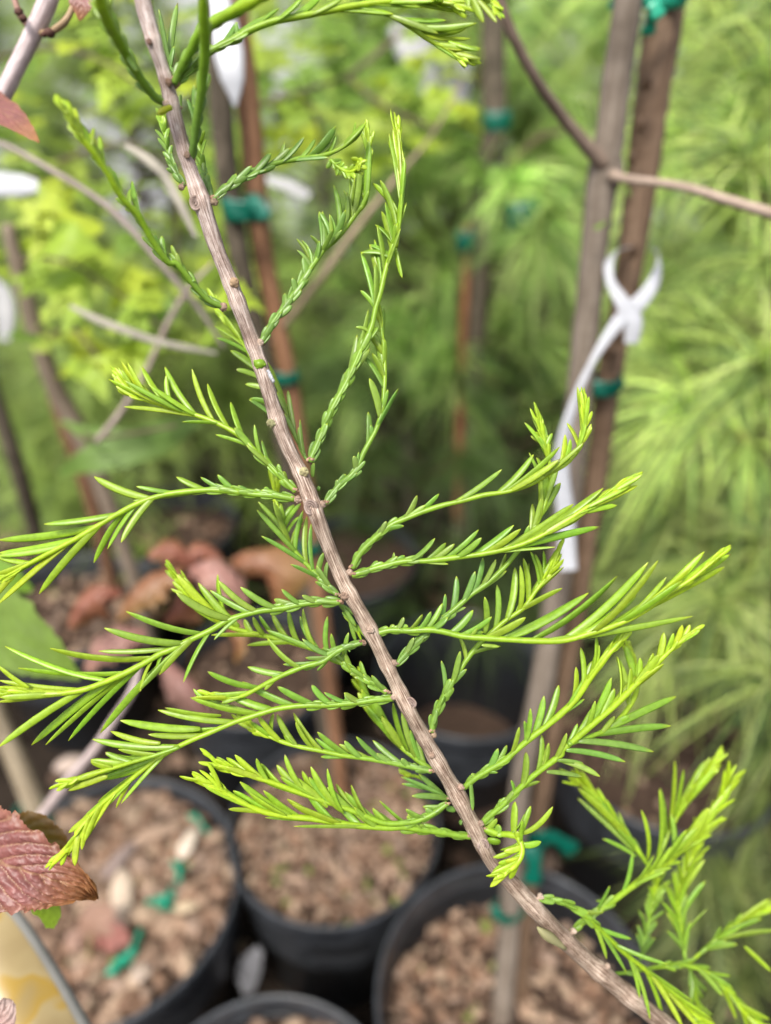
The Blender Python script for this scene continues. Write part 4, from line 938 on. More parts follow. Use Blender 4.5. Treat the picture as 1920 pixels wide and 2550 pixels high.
sh('C 545,925 620,800 700,690 770,590 840,480 910,380 960,310 1030,250 1100,170 1165,80 1225,0 B 990,930 1030,840 1025,730 1012,620', .275, .3, 6, 60, w=(14, 9), yl=.35, sw=14,
   nd='C 770,600>750,500*13 820,480>822,360*17 860,420>850,300*12 830,400>780,320*8 850,370>810,255*9 920,300>868,225*8 900,400>925,260*13 940,330>922,80*13 '
      '965,315>945,68*14 1000,225>990,88*9 1010,285>1095,60*14 690,700>700,600*16 650,760>640,730*15 620,800>630,725*13 '
      'B 840,1190>782,1045*12 820,1200>835,1060*10 872,1160>855,915*13 905,1130>920,950*13 890,1150>960,880*13 930,1100>930,860*12 955,1085>985,790*14 980,1030>1020,740*16 1000,990>1030,690*16 '
      '700,1260>672,1180*8 760,1215>740,1165*8 990,950>960,830*9 950,1080>905,940*9', auto=(.35, .95, 12, 60, 14, -1))
sh('C 865,1690 930,1540 1000,1370 1080,1220 1130,1120 1190,980 1260,830 1290,700 1320,600 1355,450 1400,300 1430,150 B 1160,1230 1180,1080 1190,900 1180,750 1165,640', .272, .35, 9, 75, w=(15, 9), yl=.5, sw=15,
   nd='C 1050,1260>1095,1110*13 1115,1150>1170,870*15 1170,1010>1243,708*12 1140,1180>1255,960*13 1250,850>1160,820*8 1265,700>1195,328*14 1300,620>1250,283*15 '
      '1325,590>1283,253*14 1360,480>1300,160*15 1400,330>1330,70*14 1385,480>1452,180*10 1280,700>1290,400*16 1340,560>1385,300*14 1260,700>1190,580*11 1180,1000>1220,820*13 '
      'B 1130,1200>1060,1110*13 1110,1260>1030,1210*12 1140,1120>1085,890*13 1130,1050>1048,905*12 1175,1000>1128,660*12 1182,980>1148,632*11 1188,950>1168,628*11 1190,1000>1205,780*10 '
      '1180,1150>1190,960*12 1160,1220>1110,1000*12 1120,1270>990,1250*13 1150,1180>1120,960*12 1180,1130>1212,850*8', auto=(.5, .95, 8, 70, 10, 0))
sh('C 960,1965 1050,1850 1150,1760 1220,1620 1290,1490 1330,1370 1345,1230 1350,1100 1342,950 1322,800 1300,700 1290,620', .276, .2, 5, 60, w=(13, 8), yl=.35,
   nd='C 1220,1570>1242,1370*14 1240,1530>1258,1455*11 1300,1410>1250,1152*17 1290,1495>1437,1218*11 1320,1400>1370,1225*10 1310,1210>1213,1005*13 1325,1170>1268,990*15 '
      '1345,1130>1280,850*15 1350,1060>1350,900*13 1170,1740>1148,1655*13 1100,1850>1168,1765*13 1050,1870>1040,1808*11 1345,1000>1255,880*13 1330,850>1215,830*9 1150,1760>1180,1630*8 1340,900>1345,700*13 '
      '1000,1910>1010,1870*10')
# behind the stem, up-left of it
sh('C 760,1640 640,1290 560,1180 470,1000 400,880 300,760 240,660', .30, 0, 6, 60, w=(7, 6), yl=.45, d0=.275,
   nd='C 520,1170>385,1095*12 560,1270>445,1190*12 590,1350>475,1285*12 600,1440>470,1290*11 480,1100>350,970*15 440,1000>260,890*9 420,960>240,810*9 400,930>290,730*14 410,900>300,740*12 660,1580>640,1530*8 350,860>240,700*12')
sh('C 850,1690 800,1600 740,1420 690,1280 640,1150 590,1050', .30, 0, 0, w=(7, 6), yl=.4, d0=.278,
   nd='C 700,1300>590,1050*12 730,1420>650,1240*12 800,1500>720,1225*11 840,1650>790,1470*11 770,1600>700,1380*10 800,1640>740,1450*9 820,1660>800,1420*9 900,1840>890,1700*12 940,1930>920,1850*10 880,1750>860,1690*10')
sh('D 1490,1010 1430,950 1330,850 1250,770 1160,680 1080,610 960,545 820,490 700,455 560,410 430,370 330,310 260,230', .275, .2, 11, 62, w=(14, 9), yl=.7,
   nd='D 800,470>585,148*13 930,518>773,163*14 1035,572>880,265*13 1155,642>1040,392*14 1270,765>1205,548*10 1330,830>1255,655*9 1190,720>1068,570*17 1160,740>935,618*9 930,610>705,530*9 '
      '800,520>302,425*12 620,350>428,150*13 800,480>472,270*12 720,460>305,245*12 500,370>328,120*13 510,380>285,110*13 620,470>350,310*10 560,460>195,235*12 500,440>205,140*13 470,430>235,150*13 '
      '430,420>262,150*12 400,400>285,170*12 640,440>595,205*12 640,435>590,390*9 1405,900>1368,820*12 1445,930>1410,870*12 1300,840>1150,690*12 1420,950>1370,900*9 560,400>390,250*12')
sh('D 1480,1062 1350,1040 1200,1030 1050,1010 900,1000 750,1010 600,1030 480,1062 E 1000,312 850,392 700,482 560,565 400,650 250,730 120,800 0,860 -80,900', .262, .25, 4, 80, w=(14, 11), yl=.7, sw=13,
   nd='D 865,985>665,910*13 1005,980>833,912*11 1075,992>950,895*14 1210,1003>1092,968*11 955,1035>775,1033*9 1250,1055>1122,1037*9 870,1020>530,1055*12 1150,1040>980,975*12 '
      '1335,1010>1278,978*13 1290,1010>1205,995*12 1430,1060>1290,1040*11 '
      'E 1105,255>693,110*19 1290,218>1000,180*11 1090,280>980,285*6 860,372>325,458*16 705,472>-10,575*17 560,530>-10,670*15 450,605>-20,690*15 210,716>-20,695*12 760,480>288,970*17 '
      '940,400>690,742*15 1015,330>790,640*11 1145,300>890,592*16 535,620>-20,1050*17 390,690>-30,880*15 260,740>-30,830*13 350,700>80,820*12 150,790>-40,1000*14')
sh('F 1240,832 1100,830 950,850 850,872 700,890 560,925 450,965 350,1025 200,1095 60,1165 E 1180,1408 1040,1490 900,1562 760,1622 620,1672 450,1700 300,1715 100,1700 -60,1690', .258, .16, 4, 80, w=(14, 13), yl=.6, sw=15,
   nd='F 480,940>108,765*17 620,872>343,750*14 655,868>400,683*15 795,850>553,728*16 940,850>785,813*15 970,810>838,742*12 1090,800>980,785*12 560,950>370,1092*8 380,1060>158,1386*12 245,1115>-10,1335*15 880,885>700,905*12 690,900>545,890*11 '
      'E 1475,1225>928,1100*16 1335,1305>768,1222*16 1290,1345>725,1390*13 1120,1432>368,1370*17 930,1535>133,1515*13 800,1590>38,1355*12 610,1655>-10,1605*12 220,1600>-10,1500*12 440,1680>-20,1655*16 '
      '570,1720>-20,1765*15 640,1700>-10,2095*17 870,1600>232,2080*17 995,1555>335,2080*14 1070,1480>502,2050*14 1210,1430>1150,1565*9 1430,1335>1020,1680*16 1330,1440>738,1992*16 500,1700>0,1690*14 400,1710>0,1730*14 1150,1475>1030,1690*9')
sh('F 1395,1108 1300,1140 1220,1172 1120,1242 1000,1275 850,1335 700,1412 560,1482 450,1490 330,1480', .268, .3, 6, 60, w=(13, 9), yl=.45, sw=11,
   nd='F 1190,1150>1118,1150*11 860,1322>603,1280*14 1110,1235>848,1262*11 950,1240>738,1080*14 1195,1205>980,1085*12 1150,1190>1003,1217*11 670,1400>322,1310*15 620,1440>325,1475*12 500,1490>210,1495*12 800,1370>720,1440*10 '
      '860,1330>770,1345*9 1310,1120>1240,1135*11 1320,1220>1300,1165*9 560,1480>420,1530*11')
sh('F 1565,1455 1470,1400 1350,1320 1280,1270 1200,1222 1100,1172 950,1122 800,1082 650,1052 500,1012 400,960 300,880 190,760 95,650', .30, .25, 10, 75, w=(13, 10), yl=.65,
   nd='F 1105,1145>965,930*13 1100,1130>985,880*11 1180,1150>1155,930*13 980,1090>885,890*13 910,1080>770,908*15 820,1060>680,920*12 730,1050>640,935*12 645,1020>580,950*13 1245,1240>1180,1050*12 1315,1200>1300,1043*12 '
      '1350,1280>1278,1190*12 1445,1350>1380,1238*13 1550,1440>1460,1338*14 1100,1172>733,1025*13 460,930>110,640*20 450,960>220,860*16 500,930>395,640*16 400,900>150,650*18 350,930>200,830*14 560,950>260,700*16 900,1160>600,1130*12 700,1120>350,1060*12 '
      '1290,1270>1260,1180*11 1380,1330>1310,1330*9 1400,1380>1340,1350*9')
sh('F 1225,785 1130,705 1050,610 950,505 880,400 835,250 800,130 808,10', .295, .12, 7, 70, w=(12, 9), yl=.5, d0=.274,
   nd='F 1000,590>698,375*11 940,512>665,193*12 840,372>675,138*11 1085,690>900,572*11 1175,787>1070,690*12 900,430>780,130*14 900,440>992,255*9 950,470>985,200*11 1032,540>1012,240*12 1082,600>1042,290*11 '
      '1120,640>1130,490*12 1165,690>1158,550*12 875,310>970,150*12 872,265>925,160*11 890,370>960,240*9 930,420>980,300*9 1200,760>1080,580*13 870,340>830,150*13')
sh('F 1235,840 1280,880 1320,960 1370,1050 1395,1110', .277, .6, 0, w=(9, 7), yl=.4, d0=.274, sw=11, nd='F 1300,960>1255,900*9 1330,990>1265,920*9')
sh('H 1190,92 1080,102 950,120 800,132 650,135 500,155 380,190 280,222 G 1300,430 1180,482 1050,535 900,612 760,702 640,800 520,900 420,985 340,1070 280,1160 210,1260 120,1370', .262, .2, 9, 62, w=(14, 9), yl=.7, sw=13,
   nd='H 1000,122>898,60*13 920,105>780,58*11 820,132>705,12*16 725,128>500,22*17 600,125>295,-5*17 485,160>208,68*17 960,120>900,70*10 400,190>80,100*14 '
      'G 1520,340>1040,242*14 1335,375>815,328*15 1230,315>860,312*14 1090,405>555,400*17 1230,440>820,462*15 800,510>488,475*14 1125,492>750,497*15 960,562>363,530*16 650,600>355,685*13 700,625>450,632*13 '
      '800,640>520,705*12 870,620>418,800*12 740,700>400,805*13 880,652>560,975*9 700,725>280,1095*13 800,700>400,965*14 640,800>440,1005*14 560,950>308,1235*13 400,1040>198,1175*13 340,1060>288,1295*12 '
      '290,1180>240,1405*14 450,1000>310,1235*12 250,1200>75,1408*14 660,820>525,1005*9 1190,245>1060,182*12 240,1480>60,1390*1')
sh('G 960,585 800,640 650,685 500,730 350,775 230,815 150,850', .252, 0, 8, 55, w=(9, 9), yl=.75, d0=.262,
   nd='G 480,840>190,885*15 700,670>128,852*16 600,690>350,672*14 450,740>140,855*16 620,640>450,620*13 500,700>350,685*14 730,640>500,680*13 420,780>260,810*14 800,590>540,600*12')
sh('H 1415,525 1300,500 1200,480 1050,452 900,432 750,402 600,372 480,330 380,280 300,225', .278, .15, 5, 60, w=(12, 9), yl=.5,
   nd='H 1260,480>1068,342*13 1130,455>970,320*12 1000,435>900,345*12 1055,465>868,365*13 925,435>740,292*14 870,422>728,330*13 770,395>598,180*14 725,392>610,235*12 625,362>500,188*14 600,352>540,300*11 '
      '525,342>388,200*13 490,305>480,182*11 1280,500>1238,450*14 1180,480>1090,420*12 930,455>760,440*12 480,340>340,230*13 1340,510>1300,480*13 1380,520>1330,495*12')
sh('H 1420,520 1310,440 1200,345 1110,240 1040,120 990,-10', .31, 0, 8, 60, w=(12, 14), yl=.75, d0=.283,
   nd='H 1285,410>1188,120*14 1335,450>1240,170*14 1380,490>1330,330*13 1200,330>1060,80*20 1150,290>1000,40*20 1250,390>1120,200*18 1130,260>980,60*20 1100,180>990,-20*18 1370,480>1290,280*12 1210,360>1020,130*16')
sh('H 1645,912 1560,902 1450,882 1350,872 1250,856 1150,860 1000,850 850,832 700,805 550,790 400,758 250,685 130,612 45,560', .265, .22, 11, 85, w=(14, 12), yl=.7,
   nd='H 1400,862>1275,780*14 1310,840>1108,700*11 1225,835>1100,768*13 1185,835>1068,745*15 1145,850>900,645*17 1060,770>940,608*13 1040,780>850,600*13 900,725>798,510*12 890,715>700,498*16 810,690>648,520*16 '
      '1080,880>600,852*9 790,840>430,800*9 600,770>280,588*17 450,745>210,750*12 960,850>720,780*15 850,820>660,610*17 880,830>590,720*15 1000,830>850,690*16 650,790>420,640*15 300,720>40,560*18 350,730>60,600*18 480,760>240,640*18 780,810>560,690*16 '
      '1100,850>960,740*15 560,780>330,650*16 1350,860>1270,790*13')
sh('H 1510,715 1430,772 1340,815 1250,832 1130,830 1000,780 880,735 750,692 600,640 450,585 300,540 190,498 120,470', .268, .2, 10, 70, w=(12, 10), yl=.62,
   nd='H 660,655>498,488*16 680,650>545,425*13 520,610>402,478*15 450,575>378,450*12 420,570>250,428*15 350,545>200,445*15 300,525>140,440*14 730,700>410,582*15 560,620>330,520*15 480,610>200,500*14 800,700>600,560*16 '
      '1370,790>1265,750*13 1480,740>1365,735*12 700,690>520,560*14 830,720>690,560*14 940,750>800,620*14 400,580>110,480*12 350,560>150,490*12 '
      '1430,760>1380,745*11', mid=None)
sh('H 1515,690 1430,625 1350,565 1250,540', .30, 0, 3, 40, w=(8, 6), yl=.4, d0=.286, nd='H 1500,688>1235,558*11 1480,672>1345,545*12 1450,655>1240,600*10 1500,740>1300,672*13 1420,590>1340,540*10 1580,800>1500,740*14 1620,870>1580,830*11 1540,560>1500,480*12')
sh('I 45,1235 90,1150 150,1082 220,1020 300,955 400,912 500,872 620,832 750,802 900,762 1050,740 1200,692 1340,615 1450,545 1520,440 1555,310 1550,190', .262, .22, 9, 62, w=(14, 8), yl=.6, sw=13,
   nd='I 200,1012>265,933*12 370,888>465,765*14 450,875>607,755*13 390,912>517,830*13 270,1022>380,962*12 700,785>1013,598*12 720,805>802,762*12 980,728>1220,500*15 1040,730>1390,450*12 1060,700>1390,530*14 1090,730>1232,620*11 '
      '1380,575>1425,370*15 1400,550>1460,400*13 1480,440>1436,295*13 1450,510>1550,400*12 1500,380>1505,62*12 1530,360>1530,60*12 1545,320>1548,62*11 1560,340>1580,120*11 1480,470>1560,300*12 1250,660>1550,420*11 1300,640>1480,480*12 120,1120>150,1065*12 350,930>410,880*12')
sh('I 45,1282 150,1250 250,1222 380,1192 520,1190 680,1172 850,1150 1000,1122 1150,1080 1300,1010 1450,920 1600,820 1750,730 1880,660', .262, .2, 8, 60, w=(14, 9), yl=.65, sw=13,
   nd='I 150,1242>207,1188*12 240,1210>337,1160*13 310,1222>385,1155*13 420,1160>580,1043*13 380,1192>505,1153*13 520,1170>652,1073*14 560,1180>707,1080*14 640,1160>863,988*12 730,1175>882,1040*15 820,1140>1092,958*16 900,1130>1137,983*15 '
      '1020,1118>1478,822*18 1170,1090>1672,718*19 1300,1060>1602,838*17 1080,1128>1650,968*18 480,1200>667,1210*10 900,1160>1362,1100*7 1450,960>1720,720*14 1550,930>1800,760*15 1600,900>1850,700*15 1650,870>1895,700*14 1700,800>1850,640*14 1750,760>1925,630*13 '
      '1580,920>1760,830*13 1700,820>1900,620*13 1300,1060>1520,915*13 290,1170>315,1135*8')
sh('J 88,775 200,748 330,752 470,745 560,757 700,790 850,802 1000,812 1200,822 K 531,768 700,722 900,655 1050,575 1200,470 1350,375 1480,270 1580,190', .258, .12, 6, 55, w=(14, 13), yl=.72, sw=13,
   nd='J 240,732>293,658*11 330,742>422,640*15 390,735>480,620*14 440,722>560,563*12 490,755>597,660*15 625,745>772,610*17 680,735>902,655*13 680,795>842,762*18 850,785>1135,660*19 960,808>1555,500*21 740,760>800,735*9 200,735>225,708*12 '
      'K 150,755>690,460*18 320,745>877,352*19 510,722>1077,262*19 700,685>1142,250*18 900,610>1195,358*13 940,592>1362,290*19 1050,565>1442,192*18 1100,575>1572,293*19 1200,460>1613,148*17 1250,470>1612,208*17 400,792>1365,612*15 0,850>112,808*9 '
      '800,690>1200,430*18 600,740>1000,480*16 850,680>1300,380*18')
sh('J 240,988 300,920 380,840 450,770 530,700 600,640 680,572 760,502 870,422 980,322 I 1100,1150 1180,1050 1250,930 1300,800 1330,650 1315,500 1275,350 1245,250', .277, .22, 8, 60, w=(13, 9), yl=.35, sw=14,
   nd='J 300,915>362,800*13 350,880>430,800*13 420,810>470,780*12 620,600>658,375*15 685,525>787,342*14 772,485>840,248*15 825,465>930,260*12 545,680>580,498*12 770,520>1003,338*16 930,335>1000,220*11 600,655>722,590*9 460,720>540,650*13 '
      'I 1170,1010>1213,820*13 1212,985>1270,785*13 1270,890>1395,683*16 1285,800>1192,488*9 1265,505>1163,293*11 1262,460>1203,380*12 1295,455>1208,235*12 1305,435>1258,228*12 1325,450>1342,362*11 1290,760>1270,560*16 1320,700>1240,520*13 '
      '1300,800>1380,560*14 1250,900>1260,640*12 1130,1100>1190,960*12 1310,540>1250,380*14 1310,560>1290,300*13')
sh('J 485,1452 502,1360 545,1260 605,1150 665,1050 740,935 815,845 905,760 1000,680 1120,595 1200,485 1290,365 1370,210', .28, .22, 8, 60, w=(13, 9), yl=.5, sw=14,
   nd='J 570,1180>553,960*10 620,1095>683,895*14 712,950>680,800*10 640,1152>727,1018*13 770,935>965,860*10 820,725>853,518*13 880,705>937,435*13 992,662>1062,315*16 1045,625>1160,285*9 1080,605>1098,300*12 1120,530>1120,250*14 1100,605>1388,458*14 '
      '1200,525>1402,308*10 1190,505>1362,200*14 1240,435>1375,170*18 1190,410>1170,205*10 1210,390>1200,220*9 1150,560>1300,300*16 1230,400>1260,200*12 560,1250>610,1210*13')
sh('M 508,878 600,802 720,725 850,652 950,562 1080,452 1200,362 1330,252 1450,130 K 700,1010 800,880 900,770 950,690', .27, .2, 6, 60, w=(12, 16), yl=.68,
   nd='K 550,1140>610,940*15 600,1050>640,815*12 700,960>742,738*12 380,1315>498,1058*16 320,1380>403,1128*15 280,1440>315,1210*12 270,1420>275,1290*12 180,1505>242,1330*12 500,1290>665,1148*10 80,1575>162,1448*12 40,1610>105,1470*13 130,1565>205,1520*12 20,1645>102,1625*9 '
      '620,1100>720,900*18 700,1020>860,800*20 750,960>920,700*20 640,1090>800,880*18 560,1180>700,980*18 700,1010>760,800*14 820,900>940,740*16 M 590,850>592,1060*11 610,800>580,755*8')
sh('M 658,1172 760,1082 850,1002 950,905 1080,785 1200,692 1330,592 K 520,1480 610,1405 720,1310 850,1200 1000,1050 1150,900 1280,780 1390,705', .268, .14, 12, 45, w=(12, 15), yl=.7,
   nd='K 600,1410>732,1195*17 470,1530>550,1370*12 520,1420>620,1308*11 690,1370>735,1160*11 695,1335>840,1010*18 380,1570>432,1440*12 350,1610>387,1380*12 250,1690>287,1490*16 880,1150>880,875*12 910,1080>965,945*13 1050,980>1112,850*13 '
      '1125,910>1180,715*15 1200,880>1243,720*14 1300,800>1415,700*12 1280,770>1350,665*12 1230,810>1300,668*12 1000,1030>1025,880*12 760,1250>860,1080*16 950,1080>1180,920*16 800,1200>1000,1000*18 1000,1050>1150,860*18 '
      'M 920,905>908,810*9 1145,730>1222,500*11 800,1040>820,965*11 720,1100>745,1065*9 980,900>1150,820*10 860,1010>930,900*12')
sh('K 560,1440 680,1400 800,1350 890,1280 960,1190 1005,1080 985,960 950,850', .30, 0, 9, 60, w=(10, 12), yl=.7, d0=.277,
   nd='K 850,1380>1258,1132*17 750,1425>1223,1322*17 640,1485>1113,1490*16 535,1530>930,1555*15 500,1598>765,1650*13 390,1662>652,1652*12 460,1590>662,1568*11 960,1200>870,870*13 990,1020>930,800*18 960,1000>960,790*16 980,1100>1020,900*14 870,1310>960,1260*14 760,1330>860,1260*12 900,1150>900,1000*12')
sh('M 690,1212 800,1252 900,1262 970,1292 1000,1390 965,1490 880,1570 800,1620', .27, .1, 6, 30, w=(14, 12), yl=.9, sw=12, d0=.285,
   nd='M 930,1260>942,988*17 1040,1250>1072,1025*13 1050,1210>1255,1030*14 790,1262>805,1178*16 1010,1330>1158,1320*15 970,1300>960,1235*14 810,1390>705,1305*18 1000,1310>820,1390*13 1010,1320>1005,1140*11 700,1220>790,1130*13 960,1340>760,1450*13 990,1400>760,1560*14 '
      '980,1480>740,1590*14 950,1520>760,1640*12 900,1580>735,1695*13 1000,1350>850,1400*14 990,1460>860,1480*14 970,1500>900,1630*16 860,1570>700,1605*10 950,1420>800,1500*14 850,1320>790,1270*10 920,1200>1020,1090*10')
sh('L 490,785 560,790 640,822 720,872 800,942 870,1012 950,1085 1050,1165 1150,1265 1260,1355 1400,1440', .33, .25, 3, 60, w=(11, 11), yl=.68, sw=12,
   nd='L 765,925>835,1092*10 790,935>935,1162*10 880,1005>1143,1120*10 820,905>958,992*10 930,1090>1002,1290*10 1000,1110>1265,1305*11 940,1100>1055,1400*10 1000,1180>1125,1430*10 700,842>818,858*12 1100,1200>1370,1400*11 1050,1180>1220,1440*11 1150,1260>1300,1440*11')
sh('L 655,955 750,882 850,812 1000,700 1150,592 1280,482 1380,352 1450,215', .345, .2, 12, 75, w=(11, 16), yl=.82, d0=.312,
   nd='L 760,850>850,725*10 930,770>965,560*11 880,830>780,800*9 1020,560>1010,340*10 1060,620>1100,240*11 1150,560>1160,360*13 1200,540>1480,200*20 1250,480>1440,240*20 1100,640>1240,440*18 1180,560>1350,330*20 1080,660>1300,420*16', auto=(.35, 1, 26, 80, 16, 0))
sh('L 1060,640 990,540 930,450 850,350 760,250 700,190', .335, 0, 10, 70, w=(10, 13), yl=.9, d0=.33, nd='L 980,560>700,190*18 950,490>690,230*18 950,600>815,485*10 940,570>690,280*12 900,420>700,210*18 1000,600>860,400*16', auto=(.1, 1, 16, 75, 10, 0))
sh('L 1090,620 1130,500 1180,390 1250,270 1320,180 1370,110', .35, 0, 12, 70, w=(9, 14), yl=.92, d0=.34, nd='L 1150,460>1180,90*10 1170,420>1225,130*10 1130,500>1105,230*10 1090,500>1120,280*12 1190,380>1370,100*20 1220,340>1390,130*18 1180,360>1340,90*18', auto=(.4, 1, 10, 70, 9, 0))
sh('L 1235,1115 1215,960 1195,810 1225,680 1270,570 1310,470', .36, 0, 8, 70, w=(9, 12), yl=.78, d0=.345, nd='L 1190,940>1125,700*10 1200,1000>1140,860*10 1230,1000>1345,840*10 1230,900>1335,700*12 1240,800>1330,590*12 1215,1060>1140,950*9', auto=(.05, 1, 30, 70, 20, 0))
sh('L 1005,1100 1030,980 1060,860 1090,700', .36, 0, 3, 50, w=(7, 7), yl=.4, d0=.35, auto=(.05, 1, 20, 50, 28, 0))
sh('L 1285,1085 1400,985 1500,905 1600,855 1700,840', .355, 0, 4, 60, w=(8, 8), yl=.7, d0=.35, nd='L 1340,1060>1495,1020*13 1420,980>1620,890*12 1500,920>1660,790*14 1380,1010>1700,950*13', auto=(.1, 1, 12, 60, 14, 0))
sh('L 1060,1140 1200,1120 1350,1165 1450,1255 1550,1385 1640,1440', .345, 0, 2, 60, w=(9, 10), yl=.72, d0=.34, nd='L 1290,1150>1420,1280*12 1400,1190>1490,1400*10 1330,1150>1470,1240*10 1500,1290>1660,1400*11 1450,1240>1640,1430*11 1560,1000>1670,1160*12', auto=(.05, 1, 14, 60, 12, 0))
sh('L 1255,1130 1290,1300 1325,1440', .36, 0, 0, w=(8, 7), yl=.6, d0=.35, auto=(.05, 1, 16, 55, 24, 0))
sh('L 860,1170 960,1160 1060,1140 1160,1130 1240,1120 1290,1085', .35, 0, 0, w=(8, 7), yl=.5, d0=.315, auto=(.1, 1, 8, 40, 20, 0))

# ---------------------------------------------------------------- the branch itself
C_DARK = np.array((0.150, 0.275, 0.050)); C_MID = np.array((0.220, 0.375, 0.026)); C_LIME = np.array((0.370, 0.520, 0.022)); C_TIP = np.array((0.42, 0.50, 0.03))

def needle_tube(m, P3, w, col, seed, tipc=True, sharp=1.0):
    """P3: 3 control points (x, y, depth); w: width in photo pixels"""
    r = random.Random(seed)
    n = 9
    t = np.array([0, .1, .25, .42, .6, .76, .88, .95, 1.0])[:, None]
    Q = (1 - t) ** 2 * P3[0] + 2 * t * (1 - t) * P3[1] + t * t * P3[2]
    X = W(Q)
    prof = np.array([0.55, 0.78, 0.94, 1.0, 1.0, 0.93, 0.74, 0.44, 0.12])
    if sharp < 1: prof = prof ** sharp
    rad = prof * (w * 1.07 / 2) * Q[:, 2] / F
    view = unit(np.array([0, -CP, SP]) + np.array([r.uniform(-.8, .8), r.uniform(-.5, .5), r.uniform(-.5, .5)]))
    k = t
    cc = col * (0.92 + 0.2 * k) + (C_LIME - C_MID) * 0.12 * (1 - k)
    if tipc:
        cc[-1] = C_TIP if r.random() > .07 else np.array((.16, .08, .03)); cc[-2] = cc[-2] * 0.7 + C_TIP * 0.3
    nc = 8
    # a shallow groove down the middle of the needle
    rough = np.ones((n, nc)); rough[:, 0] = 0.45; rough[:, 4] = 0.6
    tube(m, X, rad, nc, np.clip(cc, 0.005, 1), True, 0.55, view, rough)

branch = thing('bald_cypress_branch', 'sharp brown stemmed conifer branch with lime green needle shoots running diagonally in front', 'branch', tuple(W([(857, 1452, .268)])[0]))
stem_c = cr([(*p,) for p in STEM], 560)
sidx = np.linspace(0, 1, len(SW))
# width follows position along the traced points
def near_idx(x, y): return int(np.argmin((stem_c[:, 0] - x) ** 2 + (stem_c[:, 1] - y) ** 2))
kk = [near_idx(p[0], p[1]) for p in STEM]
wpx = np.interp(np.arange(560), kk, SW) * .88
wpx = wpx * (1 + 0.03 * np.sin(np.arange(560) * 0.13) + 0.02 * np.sin(np.arange(560) * 0.37 + 1))
KNOTS = [(372, 104), (421, 192), (428, 258), (465, 380), (500, 492), (515, 505), (480, 470), (584, 702), (556, 765), (655, 855), (645, 907), (674, 1051), (757, 1174), (774, 1261), (740, 1240), (800, 1260), (857, 1484), (868, 1430), (922, 1568), (988, 1645), (985, 1735), (1022, 1750), (1075, 1830), (1076, 1883), (1078, 1915), (1150, 1960), (1135, 2000), (1195, 2055), (1201, 2103), (1340, 2235), (1420, 2320), (1500, 2400), (1560, 2480)]
for kx, ky in KNOTS:
    i0 = near_idx(kx, ky); wpx += 4.2 * np.exp(-((np.arange(560) - i0) / 3.2) ** 2)
NC = 40
th = np.linspace(0, 2 * math.pi, NC, endpoint=False)
ridge = np.ones((560, NC))
ii = np.arange(560)
for q in range(9):
    ph0 = rng.uniform(0, 6.28); fr = rng.integers(6, 19)
    drift = np.cumsum(rng.normal(0, 0.03, 560))
    amp = 0.018 * (0.5 + 0.5 * np.sin(ii * rng.uniform(.01, .05) + rng.uniform(0, 6)))
    ridge += .9 * amp[:, None] * np.cos(fr * th[None, :] + ph0 + drift[:, None])
ridge += rng.normal(0, 0.006, (560, NC))
sm = M()
Pst = W(stem_c)
# colour: greyer, paler above; browner and darker lower down; pale patches at knots
ty = np.clip((stem_c[:, 1] - 250) / 1200, 0, 1)[:, None]
scol = (1 - ty) * np.array((1.45, 1.52, 1.70)) + ty * np.array((1.0, 0.98, 0.90)); scol = scol * (1 + .10 * np.sin(ii * .09)[:, None] * np.sin(ii * .031)[:, None])
for kx, ky in KNOTS:
    i0 = near_idx(kx, ky); scol += 0.35 * np.exp(-((ii - i0) / 4.0) ** 2)[:, None]
tube(sm, Pst, wpx / 2 * stem_c[:, 2] / F, NC, scol, True, 1.0, None, ridge)
obj('stem', sm, MAT['stem'], branch)

# buds, scars and knobs along the stem
def bud(x, y, r_px, col, name='bud', toward=0.012, n=7, sq=(1, 1, 1), seed=0, mat='stem'):
    i0 = near_idx(x, y); d = stem_c[i0, 2]
    off = math.hypot(x - stem_c[i0, 0], y - stem_c[i0, 1]); half = wpx[i0] / 2
    dz = math.sqrt(max(0, half * half - min(off, half) ** 2)) * d / F
    c = W([(x, y, d - dz)])[0]
    m = M()
    r = r_px * d / F
    col = np.asarray(col) * np.array((1.0, 1.15, 1.2))
    blob(m, c, r * .9, sq, n, col, seed, 0.2)
    rr = random.Random(seed)
    for q in range(7):                                  # overlapping bud scales
        a = q * 0.9 + rr.uniform(-.2, .2)
        o = c + np.array((math.cos(a) * r * .6, -r * .45, math.sin(a) * r * .6))
        blob(m, o, r * rr.uniform(.35, .55), (1, .6, 1), 4, np.asarray(col) * rr.uniform(.75, 1.25), seed + q, .2)
    return obj(name, m, MAT[mat], branch)
gB = (.8, 1.9, .25)
